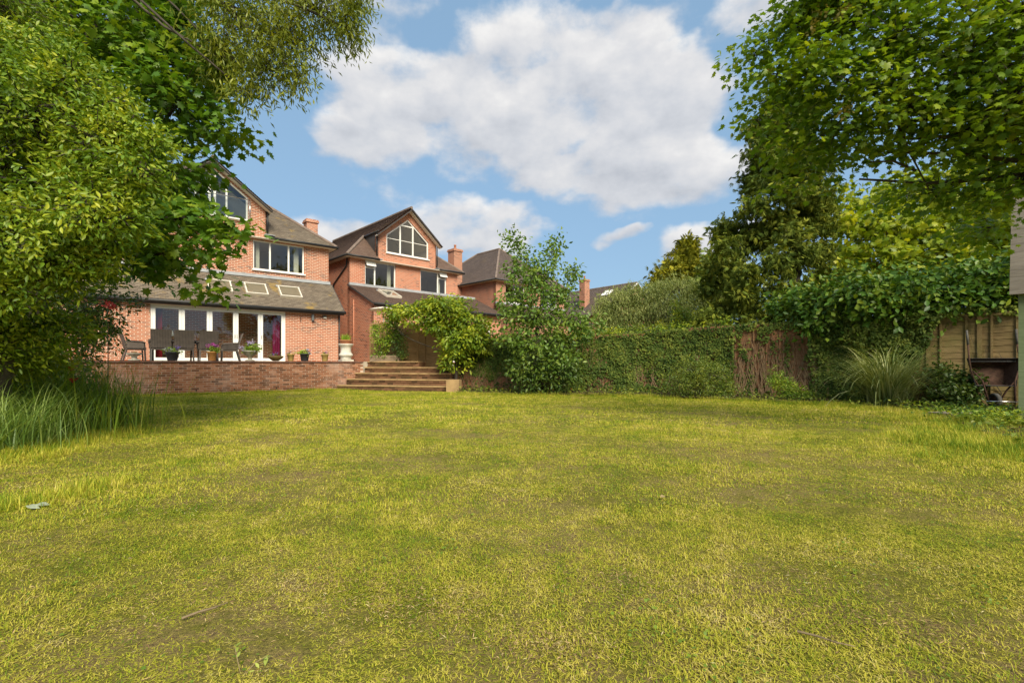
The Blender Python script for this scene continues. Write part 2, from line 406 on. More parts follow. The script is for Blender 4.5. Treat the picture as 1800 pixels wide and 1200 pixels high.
L_SAP = leaf_mat('leaf_sapling', [(.12,(.035,.075,.014)), (.5,(.075,.125,.018)), (.88,(.15,.19,.03)), (1,(.36,.40,.27))], .3)
L_BUSH = leaf_mat('leaf_lime_bush', [(.12,(.030,.070,.008)), (.45,(.10,.145,.010)), (.9,(.30,.29,.018))], .32)
L_CLIMB = leaf_mat('leaf_climber', [(.12,(.035,.075,.01)), (.5,(.10,.16,.014)), (.9,(.27,.29,.03))], .32)
L_WEEP = leaf_mat('leaf_weeping', [(.12,(.075,.100,.032)), (.5,(.16,.185,.058)), (.9,(.29,.305,.115))], .3, .75, .1)
L_SMALL = leaf_mat('leaf_small_shrub', [(.12,(.028,.055,.008)), (.5,(.075,.105,.012)), (.9,(.18,.18,.022))], .22)
L_DARK = leaf_mat('leaf_dark_shrub', [(.12,(.016,.035,.008)), (.5,(.036,.066,.010)), (.85,(.085,.11,.014)), (1,(.24,.075,.02))], .2)
L_YELL = leaf_mat('leaf_golden', [(.1,(.20,.20,.015)), (.9,(.45,.40,.03))], .35)
L_REDL = leaf_mat('petal_red', [(.1,(.45,.02,.02)), (.9,(.62,.06,.05))], .3, .5, .2, (1,.5,.4))
L_PINK = leaf_mat('petal_pink', [(.1,(.55,.03,.18)), (.9,(.75,.15,.36))], .3, .6, .2, (1,.6,.7))
L_PURP = leaf_mat('petal_lilac', [(.1,(.24,.17,.48)), (.9,(.48,.38,.68))], .3, .6, .2, (.9,.8,1))
L_VIOL = leaf_mat('petal_violet', [(.1,(.07,.04,.26)), (.9,(.22,.15,.48))], .3, .6, .2, (.9,.8,1))
L_MAUVE = leaf_mat('petal_mauve', [(.1,(.32,.10,.14)), (.9,(.5,.22,.25))], .3, .6, .2, (.9,.7,.8))
L_CREAM = leaf_mat('petal_cream', [(.1,(.50,.44,.28)), (.9,(.62,.58,.45))], .3, .6, .2, (1,1,.8))
L_BLADE = leaf_mat('blade_green', [(.12,(.040,.080,.008)), (.5,(.095,.150,.014)), (.85,(.22,.24,.03)), (1,(.40,.32,.12))], .3)
L_STRIPE = leaf_mat('blade_grey_green', [(.12,(.045,.085,.014)), (.55,(.10,.155,.028)), (.9,(.22,.27,.075))], .3)
L_PAMP = leaf_mat('blade_pampas', [(.1,(.06,.095,.025)), (.5,(.16,.185,.055)), (.85,(.34,.32,.13)), (1,(.46,.36,.17))], .25)
L_GREENLID = leaf_mat('leaf_fresh', [(.1,(.07,.13,.012)), (.9,(.22,.28,.03))], .3)

# ------------------------------------------------------------------ foliage
def tris(poly_fan): return poly_fan
def T_maple():
    half = [(.10,-.06),(.34,-.10),(.27,.10),(.56,.26),(.33,.36),(.40,.66),(.18,.60)]
    pts = [(0,0)] + half + [(0,1.0)] + [(-x, y) for x, y in half[::-1]]
    v = [(0,.30,.03)] + [(x, y, -.16*abs(x)-.10*max(0, y-.5)) for x, y in pts]
    n = len(pts); f = [(0, 1+i, 1+(i+1) % n) for i in range(n)]
    return np.array(v), f
def T_ell(w=.19, curl=.12):
    v = [(0,0,0),(w*.8,.3,.05),(w,.6,.04),(0,1,-curl),(-w,.6,.04),(-w*.8,.3,.05),(0,.45,-.02)]
    return np.array(v), [(6,0,1),(6,1,2),(6,2,3),(6,3,4),(6,4,5),(6,5,0)]
def T_nar(w=.12): return np.array([(0,0,0),(w,.45,.03),(0,1,-.12),(-w,.45,.03)]), [(0,1,2),(0,2,3)]
def T_ivy(): 
    p = [(0,0),(.32,-.1),(.5,.2),(.3,.42),(0,1),(-.3,.42),(-.5,.2),(-.32,-.1)]
    v = [(0,.25,.04)] + [(x, y, -.12*abs(x)-.08*y) for x, y in p]
    return np.array(v), [(0,1+i,1+(i+1) % 8) for i in range(8)]
def T_spray():
    v = []; f = []
    for a, L, w in ((0,1,.055),(.6,.6,.045),(-.6,.6,.045),(.32,.85,.045),(-.32,.85,.045),(.95,.4,.04),(-.95,.4,.04)):
        o = len(v); c, s = math.cos(a), math.sin(a)
        for x, y, z in ((0,0,0),(w,.5*L,.04),(0,L,-.18*L),(-w,.5*L,.04)): v.append((x*c+y*s, -x*s+y*c, z))
        f += [(o,o+1,o+2),(o,o+2,o+3)]
    return np.array(v), f
def T_petal(): return np.array([(-.3,0,0),(.3,0,0),(.5,.6,.1),(0,1,.05),(-.5,.6,.1)]), [(0,1,2),(0,2,3),(0,3,4)]
TM, TE, TN, TI, TS, TP = T_maple(), T_ell(), T_nar(), T_ivy(), T_spray(), T_petal()
TW = T_ell(.26, .08); TNN = T_nar(.07)

def nrm(a): return a/np.maximum(np.linalg.norm(a, axis=1, keepdims=True), 1e-9)
def leaf_mesh(name, pos, nor, tip, size, tmpl, m, parent=None, origin=(0,0,0), rnd=None):
    tv, tf = tmpl; N = len(pos); k = len(tv)
    nor = nrm(nor); tip = tip - nor*np.sum(tip*nor, 1, keepdims=True); tip = nrm(tip); sx = np.cross(tip, nor)
    B = np.stack([sx, tip, nor], 2)*size[:, None, None]
    V = np.einsum('nij,kj->nki', B, tv) + pos[:, None, :] - np.array(origin)[None, None, :]
    tf = np.array(tf); Fc = (tf[None] + (np.arange(N)*k)[:, None, None]).reshape(-1, 3)
    me = bpy.data.meshes.new(name); nv = N*k; nf = len(Fc)
    me.vertices.add(nv); me.vertices.foreach_set('co', V.astype(np.float32).ravel())
    me.loops.add(nf*3); me.loops.foreach_set('vertex_index', Fc.astype(np.int32).ravel())
    me.polygons.add(nf); me.polygons.foreach_set('loop_start', np.arange(nf, dtype=np.int32)*3)
    me.polygons.foreach_set('loop_total', np.full(nf, 3, dtype=np.int32))
    me.update(calc_edges=True)
    a = me.attributes.new('rnd', 'FLOAT', 'POINT')
    if rnd is None: rnd = RNG.random(N)
    a.data.foreach_set('value', np.repeat(rnd, k).astype(np.float32))
    me.materials.append(m)
    o = bpy.data.objects.new(name, me); COL.objects.link(o)
    if parent is not None: o.parent = parent
    return o

def blob_px(px, py, d, rx, ry, rd=None):
    c = at(px, py, d); a, b = rx*d/F, ry*d/F
    return (np.array(c), np.array([a, rd if rd else (a+b)/2*1.15, b]))
def scatter(blobs, n_leaf, per_clump=40, sig=.16, shell=.45, up=.6, down=.4, outw=.5, rand=.7, size=(.1,.15), flat=1.0):
    """leaves grouped in sprays spread through the outer volume of ellipsoid blobs"""
    w = np.array([b[1][0]*b[1][2] + b[1][1]*b[1][2] for b in blobs]); w = w/w.sum()
    nc = max(1, n_leaf//per_clump)
    bi = RNG.choice(len(blobs), nc, p=w)
    C = np.array([b[0] for b in blobs])[bi]; Rr = np.array([b[1] for b in blobs])[bi]
    dirs = nrm(RNG.normal(size=(nc, 3)))
    rad = shell + (1.10-shell)*RNG.random(nc)**.75
    cc = C + dirs*Rr*rad[:, None]
    tone = RNG.random(nc)
    ci = np.repeat(np.arange(nc), per_clump); N = len(ci)
    off = np.clip(RNG.normal(size=(N, 3)), -1.9, 1.9)*sig; off[:, 2] *= flat
    pos = cc[ci] + off
    # leave out leaves that would hang alone in the air
    key = np.floor(pos/max(.12, 2.0*sig)).astype(np.int64); hsh = key[:, 0]*73856093+key[:, 1]*19349663+key[:, 2]*83492791
    cnt = {}; u_, c_ = np.unique(hsh, return_counts=True); tot = np.zeros(N, int)
    for ax in ((0,0,0),(1,0,0),(-1,0,0),(0,1,0),(0,-1,0),(0,0,1),(0,0,-1)):
        h2 = hsh+ax[0]*73856093+ax[1]*19349663+ax[2]*83492791; i_ = np.clip(np.searchsorted(u_, h2), 0, len(u_)-1); tot += np.where(u_[i_] == h2, c_[i_], 0)
    ok = tot >= min(7, per_clump//2); pos = pos[ok]; ci = ci[ok]; N = len(ci)
    out = nrm(pos - C[ci])
    upv = np.array([[0, 0, 1.0]])
    nor = nrm(RNG.normal(size=(N, 3))*rand + upv*up + out*.35)
    tip = out*outw - upv*down + RNG.normal(size=(N, 3))*.5
    sz = RNG.uniform(size[0], size[1], N)
    rnd = np.clip(.55*RNG.random(N) + .45*tone[ci], 0, 1)
    return pos, nor, tip, sz, rnd, cc, C
def bend(p, q, sag=.15, n=5, rs=None):
    p, q = Vector(p), Vector(q); L = (q-p).length; rs = rs or random
    j = [Vector((rs.uniform(-1,1), rs.uniform(-1,1), rs.uniform(-.5,1)))*L*sag*.5 for _ in range(2)]
    out = []
    for i in range(n):
        t = i/(n-1); out.append(p.lerp(q, t) + j[0]*math.sin(PI*t) + j[1]*.4*math.sin(2*PI*t))
    return out
def twigs(name, cc, C, parent, origin, r=.009, frac=.6):
    mb = MB()
    for a, b in zip(cc, C):
        if random.random() > frac: continue
        mb.tube(bend(b, a, .2, 4), [r*1.4, r, r*.8, r*.4], 3, False)
    if mb.v: return stuff(mb.build(name, M_BARK, parent, origin))

def tree(name, label, cat, base, fork, blobs, n, tmpl, m, trunk_r=.14, group=None, limb_r=.045, crown='crown', limbs=True, tw=True, twr=.009, **kw):
    base = Vector(base); root = empty(name, base, 0, label, cat, group)
    if fork is not None:
        pts = bend(base-Vector((0,0,.08)), fork, .10, 7)
        MB().tube(pts, [trunk_r*(1.25 if i == 0 else 1-.07*i) for i in range(7)], 10).build('trunk', M_BARK, root, base, True)
        if limbs:
            bs = sorted(blobs, key=lambda b: -b[1].prod())[:14]
            for b in bs:
                MB().tube(bend(fork, b[0], .22, 7), [limb_r*(1-.11*i) for i in range(7)], 7).build('limb', M_BARK, root, base, True)
    pos, nor, tip, sz, rnd, cc, C = scatter(blobs, n, **kw)
    leaf_mesh(crown, pos, nor, tip, sz, tmpl, m, root, base, rnd)
    if tw: twigs('twigs', cc, C, root, base, twr)
    return root

def blades(name, bases, L, lean, wdt, m, parent, origin, segs=4, droop=1.0, dirs=None, rnd=None):
    """arching strap leaves"""
    N = len(bases); ang = RNG.uniform(0, 2*PI, N) if dirs is None else dirs
    out = np.stack([np.cos(ang), np.sin(ang), np.zeros(N)], 1); side = np.stack([-np.sin(ang), np.cos(ang), np.zeros(N)], 1)
    th0 = lean; V = []
    p = bases.copy(); th = th0.copy()
    for i in range(segs+1):
        t = i/segs; w = wdt*(1-t**2)*(.75+.25*min(1, t*3)) + .0006
        V.append(p - side*w[:, None]/2); V.append(p + side*w[:, None]/2)
        st = L/segs
        p = p + (out*np.sin(th)[:, None] + np.array([[0,0,1.0]])*np.cos(th)[:, None])*st[:, None]
        th = th + droop*RNG.uniform(.5, 1.2, N)*(.25+t)*1.1/segs*2
    V = np.stack(V, 1) - np.array(origin)[None, None]; k = 2*(segs+1)
    q = []
    for i in range(segs): q += [(2*i, 2*i+1, 2*i+3), (2*i, 2*i+3, 2*i+2)]
    q = np.array(q); Fc = (q[None] + (np.arange(N)*k)[:, None, None]).reshape(-1, 3)
    me = bpy.data.meshes.new(name); nf = len(Fc)
    me.vertices.add(N*k); me.vertices.foreach_set('co', V.astype(np.float32).ravel())
    me.loops.add(nf*3); me.loops.foreach_set('vertex_index', Fc.astype(np.int32).ravel())
    me.polygons.add(nf); me.polygons.foreach_set('loop_start', np.arange(nf, dtype=np.int32)*3); me.polygons.foreach_set('loop_total', np.full(nf, 3, dtype=np.int32))
    me.update(calc_edges=True)
    a = me.attributes.new('rnd', 'FLOAT', 'POINT'); a.data.foreach_set('value', np.repeat(RNG.random(N) if rnd is None else rnd, k).astype(np.float32))
    me.materials.append(m); o = bpy.data.objects.new(name, me)
    if parent != 'none': COL.objects.link(o)
    if parent not in (None, 'none'): o.parent = parent
    return o

# ------------------------------------------------------------------ ground
def gh(x, y):
    return .018*math.sin(.9*x+.4*y+1)*math.sin(.7*y-.3*x) + .012*math.sin(2.1*x-1.3*y) + .008*math.sin(3.7*y+1.9*x)
xs = sorted(set([-600,-250,-120,-70,-40,-28,-22]+[round(-18+.5*i, 2) for i in range(73)]+[22,28,40,70,120,250,600]))
ys = sorted(set([-400,-150,-60,-30,-15,-6]+[round(-3+.5*i, 2) for i in range(53)]+[26,32,40,60,90,150,300,700,1200]))
mb = MB(); vs = []; fs = []
for y in ys:
    for x in xs:
        k = 1 if (-17 < x < 17 and -2 < y < 22) else 0
        vs.append((x, y, gh(x, y)*k))
nx = len(xs)
for j in range(len(ys)-1):
    for i in range(nx-1): fs.append((j*nx+i, j*nx+i+1, (j+1)*nx+i+1, (j+1)*nx+i))
mb.add(vs, fs)
LAWN = [(.0,(.10,.125,.010)),(.35,(.19,.195,.016)),(.6,(.30,.265,.03)),(.85,(.36,.285,.07)),(1,(.33,.23,.09))]
def b_ground(gg):
    p = worldpos(gg)
    v = gg.m('ADD', gg.m('MULTIPLY', gg.noise(p, .55, 4, .6), .62), gg.m('MULTIPLY', gg.noise(p, 9, 6, .7), .5))
    c = gg.ramp(gg.maprange(v, .34, .80), [(0,(.13,.155,.018)),(.35,(.24,.225,.038)),(.58,(.34,.265,.09)),(.76,(.27,.18,.09)),(1,(.12,.075,.045))])
    c = gg.mix(.6, c, gg.ramp(gg.noise(p, 75, 5, .8), [(.32, (.12,.11,.10)), (.5, (.5,.5,.5)), (.68, (.92,.88,.8))]), 'OVERLAY')
    return pbsdf(gg, c, .95, .1, 0, gg.noise(p, 55, 5, .75), 1.0, .05)
gr = struct(mb.build('ground', mat('lawn_thatch', b_ground), None, None, True))

# ------------------------------------------------------------------ houses
def extrude_poly(mb, outer, holes, f3, thick):
    """f3(a, b, t) maps in-plane coordinates and depth to 3D"""
    loops = [outer] + holes; flat = [p for l in loops for p in l]; n = len(flat)
    tr = tessellate_polygon([[Vector((a, b, 0)) for a, b in l] for l in loops])
    vs = [f3(a, b, 0) for a, b in flat] + [f3(a, b, thick) for a, b in flat]
    fs = [tuple(t) for t in tr] + [tuple(n+i for i in t[::-1]) for t in tr]
    o = 0
    for l in loops:
        k = len(l)
        for i in range(k):
            a, b = o+i, o+(i+1) % k; fs.append((a, b, n+b, n+a))
        o += k
    mb.add(vs, fs)
def wall_x(name, outer, holes, y, m, parent, thick=.28):
    mb = MB(); extrude_poly(mb, outer, holes, lambda a, b, t: (a, y+t, b), thick); return mb.build(name, m, parent)
def wall_y(name, outer, x, m, parent, thick=.28, sgn=1, holes=()):
    mb = MB(); extrude_poly(mb, outer, list(holes), lambda a, b, t: (x+sgn*t, a, b), thick); return mb.build(name, m, parent)
def courses(mb, bl, br, tr, tl, gauge=.105, lift=.016):
    bl, br, tr, tl = map(Vector, (bl, br, tr, tl))
    along = (br-bl); along = along.normalized() if along.length > 1e-6 else (tr-tl).normalized()
    nrmv = along.cross((tl+tr)/2-(bl+br)/2).normalized()
    if nrmv.z < 0: nrmv = -nrmv
    upv = nrmv.cross(along);  upv = upv if upv.z > 0 else -upv
    H = ((tl+tr)/2-(bl+br)/2).dot(upv); n = max(1, int(round(H/gauge)))
    for i in range(n):
        t0, t1 = i/n, min(1, (i+1.0)/n)
        a, b, c, d = bl.lerp(tl, t0), br.lerp(tr, t0), br.lerp(tr, t1), bl.lerp(tl, t1)
        a2, b2 = a+nrmv*lift, b+nrmv*lift
        q = [a2, b2, c, d, a, b]
        uv = [((v-bl).dot(along), i*.1+(.002 if k in (0,1,4,5) else .098), 0) for k, v in enumerate(q)]
        mb.add(q, [(0,1,2,3), (4,5,1,0)], uv)
def roof(name, quads, m, parent, under=None):
    mb = MB()
    for q in quads: courses(mb, *q)
    o = mb.build(name, m, parent, attr=True)
    return o
def window(parent, pts, y, bars_v=(), bars_h=(), fw=.06, mat_f=None, z_in=.09, name='window', sill=True, hide=False):
    """pts: outline in facade coordinates (x, z); frame bars, mullions as children; one pane each"""
    mat_f = mat_f or M_WHITE
    mb = MB(); n = len(pts)
    cx = sum(p[0] for p in pts)/n; cz = sum(p[1] for p in pts)/n
    inner = []
    # inset polygon
    area = sum(pts[i][0]*pts[(i+1) % n][1]-pts[(i+1) % n][0]*pts[i][1] for i in range(n))
    P = pts if area > 0 else pts[::-1]
    for i in range(n):
        p0, p1, p2 = Vector(P[i-1]), Vector(P[i]), Vector(P[(i+1) % n])
        d1, d2 = (p1-p0).normalized(), (p2-p1).normalized(); n1, n2 = Vector((-d1.y, d1.x)), Vector((-d2.y, d2.x))
        k = fw/(1+n1.dot(n2)); inner.append(tuple(p1+(n1+n2)*k))
    extrude_poly(mb, P, [inner], lambda a, b, t: (a, y+z_in-.03+t, b), .07)
    fr = mb.build(name, mat_f, parent)
    zmin = min(p[1] for p in P); zmax = max(p[1] for p in P)
    def top_at(x, poly):
        hi = None
        for i in range(n):
            (x0, z0), (x1, z1) = poly[i], poly[(i+1) % n]
            if abs(x1-x0) < 1e-6: continue
            if min(x0, x1)-1e-6 <= x <= max(x0, x1)+1e-6:
                z = z0+(z1-z0)*(x-x0)/(x1-x0); hi = z if hi is None else max(hi, z)
        return hi
    for (x, w) in bars_v:
        zt = top_at(x, inner) - .004
        MB().box((x, y+z_in+.003, (zmin+fw+zt)/2), (w, .062, zt-zmin-fw+.01)).build('mullion', mat_f, fr)
    for (x0, x1, z, w) in bars_h:
        MB().box(((x0+x1)/2, y+z_in+.006, z), (x1-x0, .05, w)).build('transom', mat_f, fr)
    mg = MB(); nn = len(inner); mg.add([(a, y+z_in+.01, b) for a, b in inner], [tuple(range(nn))]); mg.build('pane', M_GLASS, fr)
    if sill:
        x0, x1 = min(p[0] for p in P), max(p[0] for p in P)
        MB().box(((x0+x1)/2, y+.0, zmin-.03), (x1-x0+.10, .16, .055)).build('sill', mat_f, fr)
    return fr
def room(parent, x0, x1, y0, y1, z0, z1, m=None, floor=None):
    mb = MB()
    mb.add([(x0,y0,z0),(x1,y0,z0),(x1,y1,z0),(x0,y1,z0),(x0,y0,z1),(x1,y0,z1),(x1,y1,z1),(x0,y1,z1)],
           [(4,5,6,7),(1,2,6,5),(2,3,7,6),(3,0,4,7)])
    mb.build('room_shell', m or M_INT, parent)
    MB().add([(x0,y0,z0+.002),(x1,y0,z0+.002),(x1,y1,z0+.002),(x0,y1,z0+.002)], [(0,1,2,3)]).build('room_floor', floor or M_INTF, parent)
def gable_room(parent, c, w, z0, z1, z2, y0=.29, y1=3.0):
    o = [(c-w, z0), (c+w, z0), (c+w, z1), (c, z2), (c-w, z1)]; mb = MB(); n = 5
    mb.add([(a, y0, b) for a, b in o]+[(a, y1, b) for a, b in o], [tuple(range(n, 2*n))]+[(i, (i+1) % n, n+(i+1) % n, n+i) for i in range(n)])
    mb.build('room_shell', M_INT, parent)
def gutter(parent, p, q, r=.06, name='gutter'):
    return MB().tube([p, q], r, 8).build(name, M_GUTTER, parent, None, True)
def ridge_run(parent, p, q, name='ridge_tiles'):
    return MB().tube([p, Vector(p).lerp(Vector(q), .5), q], .085, 7).build(name, M_RIDGE, parent, None, False)
def skylight(parent, x0, x1, ya, za, yb, zb, blind=True):
    """frame on a lean-to slope; (ya,za) lower edge, (yb,zb) upper edge"""
    a, b = Vector((0, ya, za)), Vector((0, yb, zb)); up = (b-a).normalized(); n = Vector((1,0,0)).cross(up)
    n = n if n.z > 0 else -n; L = (b-a).length
    rot = Matrix((Vector((1,0,0)), up, n)).transposed(); c = Vector(((x0+x1)/2, (ya+yb)/2, (za+zb)/2)) + n*.07
    w = (x1-x0)*.92; fw = .05
    mb = MB()
    for sx in (-1, 1): mb.box(c + rot @ Vector((sx*(w/2-fw/2), 0, 0)), (fw, L, .12), rot)
    for sy in (-1, 1): mb.box(c + rot @ Vector((0, sy*(L/2-fw/2), .002)), (w-2*fw, fw, .12), rot)
    f = mb.build('skylight', M_CREAMF, parent)
    aw, al = w/2-fw, L/2-fw
    MB().add([c + rot @ Vector(q) for q in ((-aw,-al,.03),(aw,-al,.03),(aw,al,.03),(-aw,al,.03))], [(0,1,2,3)]).build('pane', M_GLASS, f)
    MB().box(c + rot @ Vector((0, 0, -.02)), (w-2*fw, L-2*fw, .006), rot).build('blind', M_BLIND, f)
    MB().box(c + rot @ Vector((0, L/2+.04, -.02)), (w+.1, .08, .06), rot).build('flashing', M_LEAD, f)
    return f
def chimney(parent, c, w, z0, z1, m, pot=True):
    mb = MB(); mb.box((c[0], c[1], (z0+z1-.22)/2), (w, w, z1-.22-z0)); ch = mb.build('chimney', m, parent)
    MB().box((c[0], c[1], z1-.17), (w+.12, w+.12, .10)).box((c[0], c[1], z1-.08), (w+.06, w+.06, .08)).build('chimney_crown', m, ch)
    if pot: MB().lathe([(.10,0),(.11,.04),(.085,.08),(.08,.3),(.1,.32),(.1,.36)], (c[0], c[1], z1-.04), 10).build('chimney_pot', M_TERRAR, ch, None, True)

def make_house(name, label, O, rz, base, Wd, D, zb, ze, gab, m_b, m_r, lean, wins, gwin, side_ch=None, depth_floor=None):
    """Local x along the garden front, y into the house, z above base. gab = (half width, eave z, slope, coplanar) or None.
       lean = (x0, x1, depth, eave z, top z) lean-to in front."""
    h = empty(name, (O[0], O[1], base), rz, label, 'house')
    ov = .3; S = .84; c = Wd/2
    holes = [[(a, z0), (b, z0), (b, z1), (a, z1)] for (a, b, z0, z1, *_) in wins]
    if gab:
        gw, gz, gs, cop = gab; ga = gz+gw*gs
        out = [(0, zb), (Wd, zb), (Wd, ze), (c+gw, ze), (c+gw, gz), (c, ga), (c-gw, gz), (c-gw, ze), (0, ze)]
        if gwin: holes.append(gwin)
    else: out = [(0, zb), (Wd, zb), (Wd, ze), (0, ze)]
    wall_x('wall', out, holes, 0, m_b, h)
    wall_y('wall', [(.002, zb), (D, zb), (D, ze), (.002, ze)], Wd, m_b, h, .28, -1)
    wall_y('wall', [(.002, zb), (D, zb), (D, ze), (.002, ze)], 0, m_b, h, .28, 1)
    wall_x('wall', [(.282, zb), (Wd-.282, zb), (Wd-.282, ze), (.282, ze)], [], D-.28, m_b, h)
    # roof
    e = ze-.02; x0, x1, y0, y1 = -ov, Wd+ov, -ov, D+ov; run = c+ov
    zr = e+S*run
    q = []
    if gab and cop:
        k = run-gw; zk = e+S*k                      # where the corner hips meet the gable cheeks
        yb_ = -.38
        for s in (0, 1):
            ex = x0 if s == 0 else x1; kx = c-gw if s == 0 else c+gw
            q.append(((ex, y0, e), (ex, y1, e), (kx, y1, zk), (kx, y0+k, zk)))
            q.append(((kx, yb_, zk), (kx, y1, zk), (c, y1, zr), (c, yb_, zr)))
            q.append(((ex, y0, e), (kx, y0, e), (kx, y0+k, zk), (kx, y0+k-.001, zk)))
        rf = roof('roof', q, m_r, h)
        ridge_run(rf, (c, yb_, zr+.02), (c, y1, zr+.02))
        for s in (0, 1):
            ex = x0 if s == 0 else x1; kx = c-gw if s == 0 else c+gw
            ridge_run(rf, (ex, y0, e+.02), (kx, y0+k, zk+.02))
            wall_y('cheek', [(.0, ze-.1), (k-ov, zk-.02), (.0, zk-.02)], kx, m_r if False else M_DARKFASCIA, h, .06, 1 if s == 0 else -1)
            sg = -1 if s == 0 else 1
            gutter(rf, (kx+sg*.06, yb_+.1, zk-.03), (kx+sg*.06, y0+k-.1, zk-.03), .05)
            MB().tube([(kx+sg*.05, .0-.02, zk-.05), (kx+sg*.05, -.03, ze+.1)], .035, 8).build('downpipe', M_GUTTER, h, None, True)
            MB().box((kx+sg*(-.02), -.06, ze+.02), (.35, .5, .03)).build('flashing', M_LEAD, rf)
        gzz, zrr = zk, zr; gx0 = gw
    elif gab:
        k = run-gw; zk = e+S*k; ya = y0+(gz-e)/S; yc = y0+(ga-e)/S; yb_ = -.34
        ry0, ry1 = y0+run, y1-run
        for s in (0, 1):
            ex = x0 if s == 0 else x1; kx = c-gw if s == 0 else c+gw
            q.append(((ex, y0, e), (ex, y1, e), (c, ry1, zr), (c, ry0, zr)))
            q.append(((ex, y0, e), (kx, y0, e), (kx, y0+k, zk), (kx, y0+k-.001, zk)))
            q.append(((kx, ya, gz), (c, yc, ga), (c, ry0, zr), (kx, y0+k, zk)))
            sg = -1 if s == 0 else 1
            q.append(((kx+sg*.18, yb_, gz-.18*gs), (kx+sg*.18, ya+.6, gz-.18*gs), (c, yc+.3, ga+.01), (c, yb_, ga+.01)))
        q.append(((x0, y1, e), (x1, y1, e), (c+.01, ry1, zr), (c-.01, ry1, zr)))
        rf = roof('roof', q, m_r, h)
        ridge_run(rf, (c, yb_, ga+.03), (c, yc, ga+.03)); ridge_run(rf, (c, ry0, zr+.02), (c, ry1, zr+.02))
        for s in (0, 1):
            ex = x0 if s == 0 else x1; kx = c-gw if s == 0 else c+gw; sg = -1 if s == 0 else 1
            ridge_run(rf, (ex, y0, e+.02), (c, ry0, zr+.02)); ridge_run(rf, (ex, y1, e+.02), (c, ry1, zr+.02))
            wall_y('cheek', [(.0, ze-.1), (ya, gz), (.0, gz)], kx, m_b, h, .06, -sg)
            gutter(rf, (kx+sg*.2, yb_+.05, gz-.19), (kx+sg*.2, ya, gz-.19), .05)
            MB().tube([(kx+sg*.06, -.05, gz-.14), (kx+sg*.06, -.05, ze+.16)], .036, 8).build('downpipe', M_GUTTER, h, None, True)
            MB().box((kx+sg*.12, -.12, ze+.11), (.42, .36, .03)).build('flashing', M_LEAD, rf)
        gzz, zrr, gx0 = gz-.0, ga, gw
    else:
        ry0, ry1 = y0+run, y1-run
        for s in (0, 1):
            ex = x0 if s == 0 else x1
            q.append(((ex, y0, e), (ex, y1, e), (c, ry1, zr), (c, ry0, zr)))
        q.append(((x0, y0, e), (x1, y0, e), (c+.01, ry0, zr), (c-.01, ry0, zr)))
        q.append(((x0, y1, e), (x1, y1, e), (c+.01, ry1, zr), (c-.01, ry1, zr)))
        rf = roof('roof', q, m_r, h)
        ridge_run(rf, (c, ry0, zr+.02), (c, ry1, zr+.02))
        for ex in (x0, x1): ridge_run(rf, (ex, y0, e+.02), (c, ry0, zr+.02)); ridge_run(rf, (ex, y1, e+.02), (c, ry1, zr+.02))
    # soffits and gutters
    MB().box((c, -.15, e-.05), (Wd+.6, .3, .03)).box((-.15, D/2, e-.053), (.3, D, .03)).box((Wd+.15, D/2, e-.053), (.3, D, .03)).build('soffit', M_CREAMF, rf)
    if gab:
        gutter(rf, (x0, y0-.04, e-.01), (c-gx0-.05, y0-.04, e-.01)); gutter(rf, (c+gx0+.05, y0-.04, e-.01), (x1, y0-.04, e-.01))
        # barge boards
        gg_, aa = gzz-.02, zrr-.02
        for s in (-1, 1):
            p, qq = Vector((c+s*(gx0+.18), yb_+.02, gg_-.18*(aa-gg_)/gx0)), Vector((c, yb_+.02, aa))
            MB().bar(p-Vector((0,0,.10)), qq-Vector((0,0,.10)), .045, .20, Vector((0,1,0))).build('bargeboard', M_DARKFASCIA, rf)
            MB().bar(p-Vector((0,-.17,.14)), qq-Vector((0,-.17,.14)), .30, .03, Vector((0,1,0)).cross(qq-p)).build('soffit', M_CREAMF, rf)
    else: gutter(rf, (x0, y0-.04, e-.01), (x1, y0-.04, e-.01))
    gutter(rf, (x0-.04, y0, e-.01), (x0-.04, y1, e-.01)); gutter(rf, (x1+.04, y0, e-.01), (x1+.04, y1, e-.01))
    # windows with rooms behind
    for (a, b, z0, z1, bv, bh) in wins:
        window(h, [(a, z0), (b, z0), (b, z1), (a, z1)], 0, bv, bh, name='window')
        room(h, max(a-.6, .3), min(b+.6, Wd-.3), .29, 3.0, z0-.75, z1+.12)
    if gab and gwin: gable_room(h, c, gx0-.3, min(p[1] for p in gwin)-.4, gz-.35, (ga if not cop else zr)-.55)
    # lean-to
    if lean:
        lx0, lx1, ld, lz, lt, dh = lean
        wall_x('wall', [(lx0, zb), (lx1, zb), (lx1, lz-.05), (lx0, lz-.05)], [[(a, z0), (b, z0), (b, z1), (a, z1)] for (a, b, z0, z1) in dh], -ld, m_b, h)
        so_ = (lt-lz)/(ld+.25)
        for xx, sg in ((lx0, 1), (lx1, -1)):
            wall_y('wall', [(-ld+.002, zb), (-.002, zb), (-.002, lt-.14), (-ld+.002, lz+.25*so_-.14)], xx, m_b, h, .28, sg)
        lr = roof('lean_to_roof', [((lx0-.12, -ld-.25, lz), (lx1+.14, -ld-.25, lz), (lx1+.14, -.0, lt), (lx0-.12, -.0, lt))], m_r if False else (M_ROOF if m_r is M_ROOF else M_ROOFN), h)
        mbu = MB(); mbu.add([(lx0-.12,-ld-.25,lz-.07),(lx1+.14,-ld-.25,lz-.07),(lx1+.14,0,lt-.07),(lx0-.12,0,lt-.07)], [(3,2,1,0)]); mbu.build('soffit', M_CREAMF, lr)
        for xx in (lx0-.12, lx1+.14):
            MB().bar((xx, -ld-.25, lz-.035), (xx, 0, lt-.035), .03, .085, Vector((1,0,0)).cross(Vector((0, ld, lt-lz)))).build('verge', M_DARKFASCIA, lr)
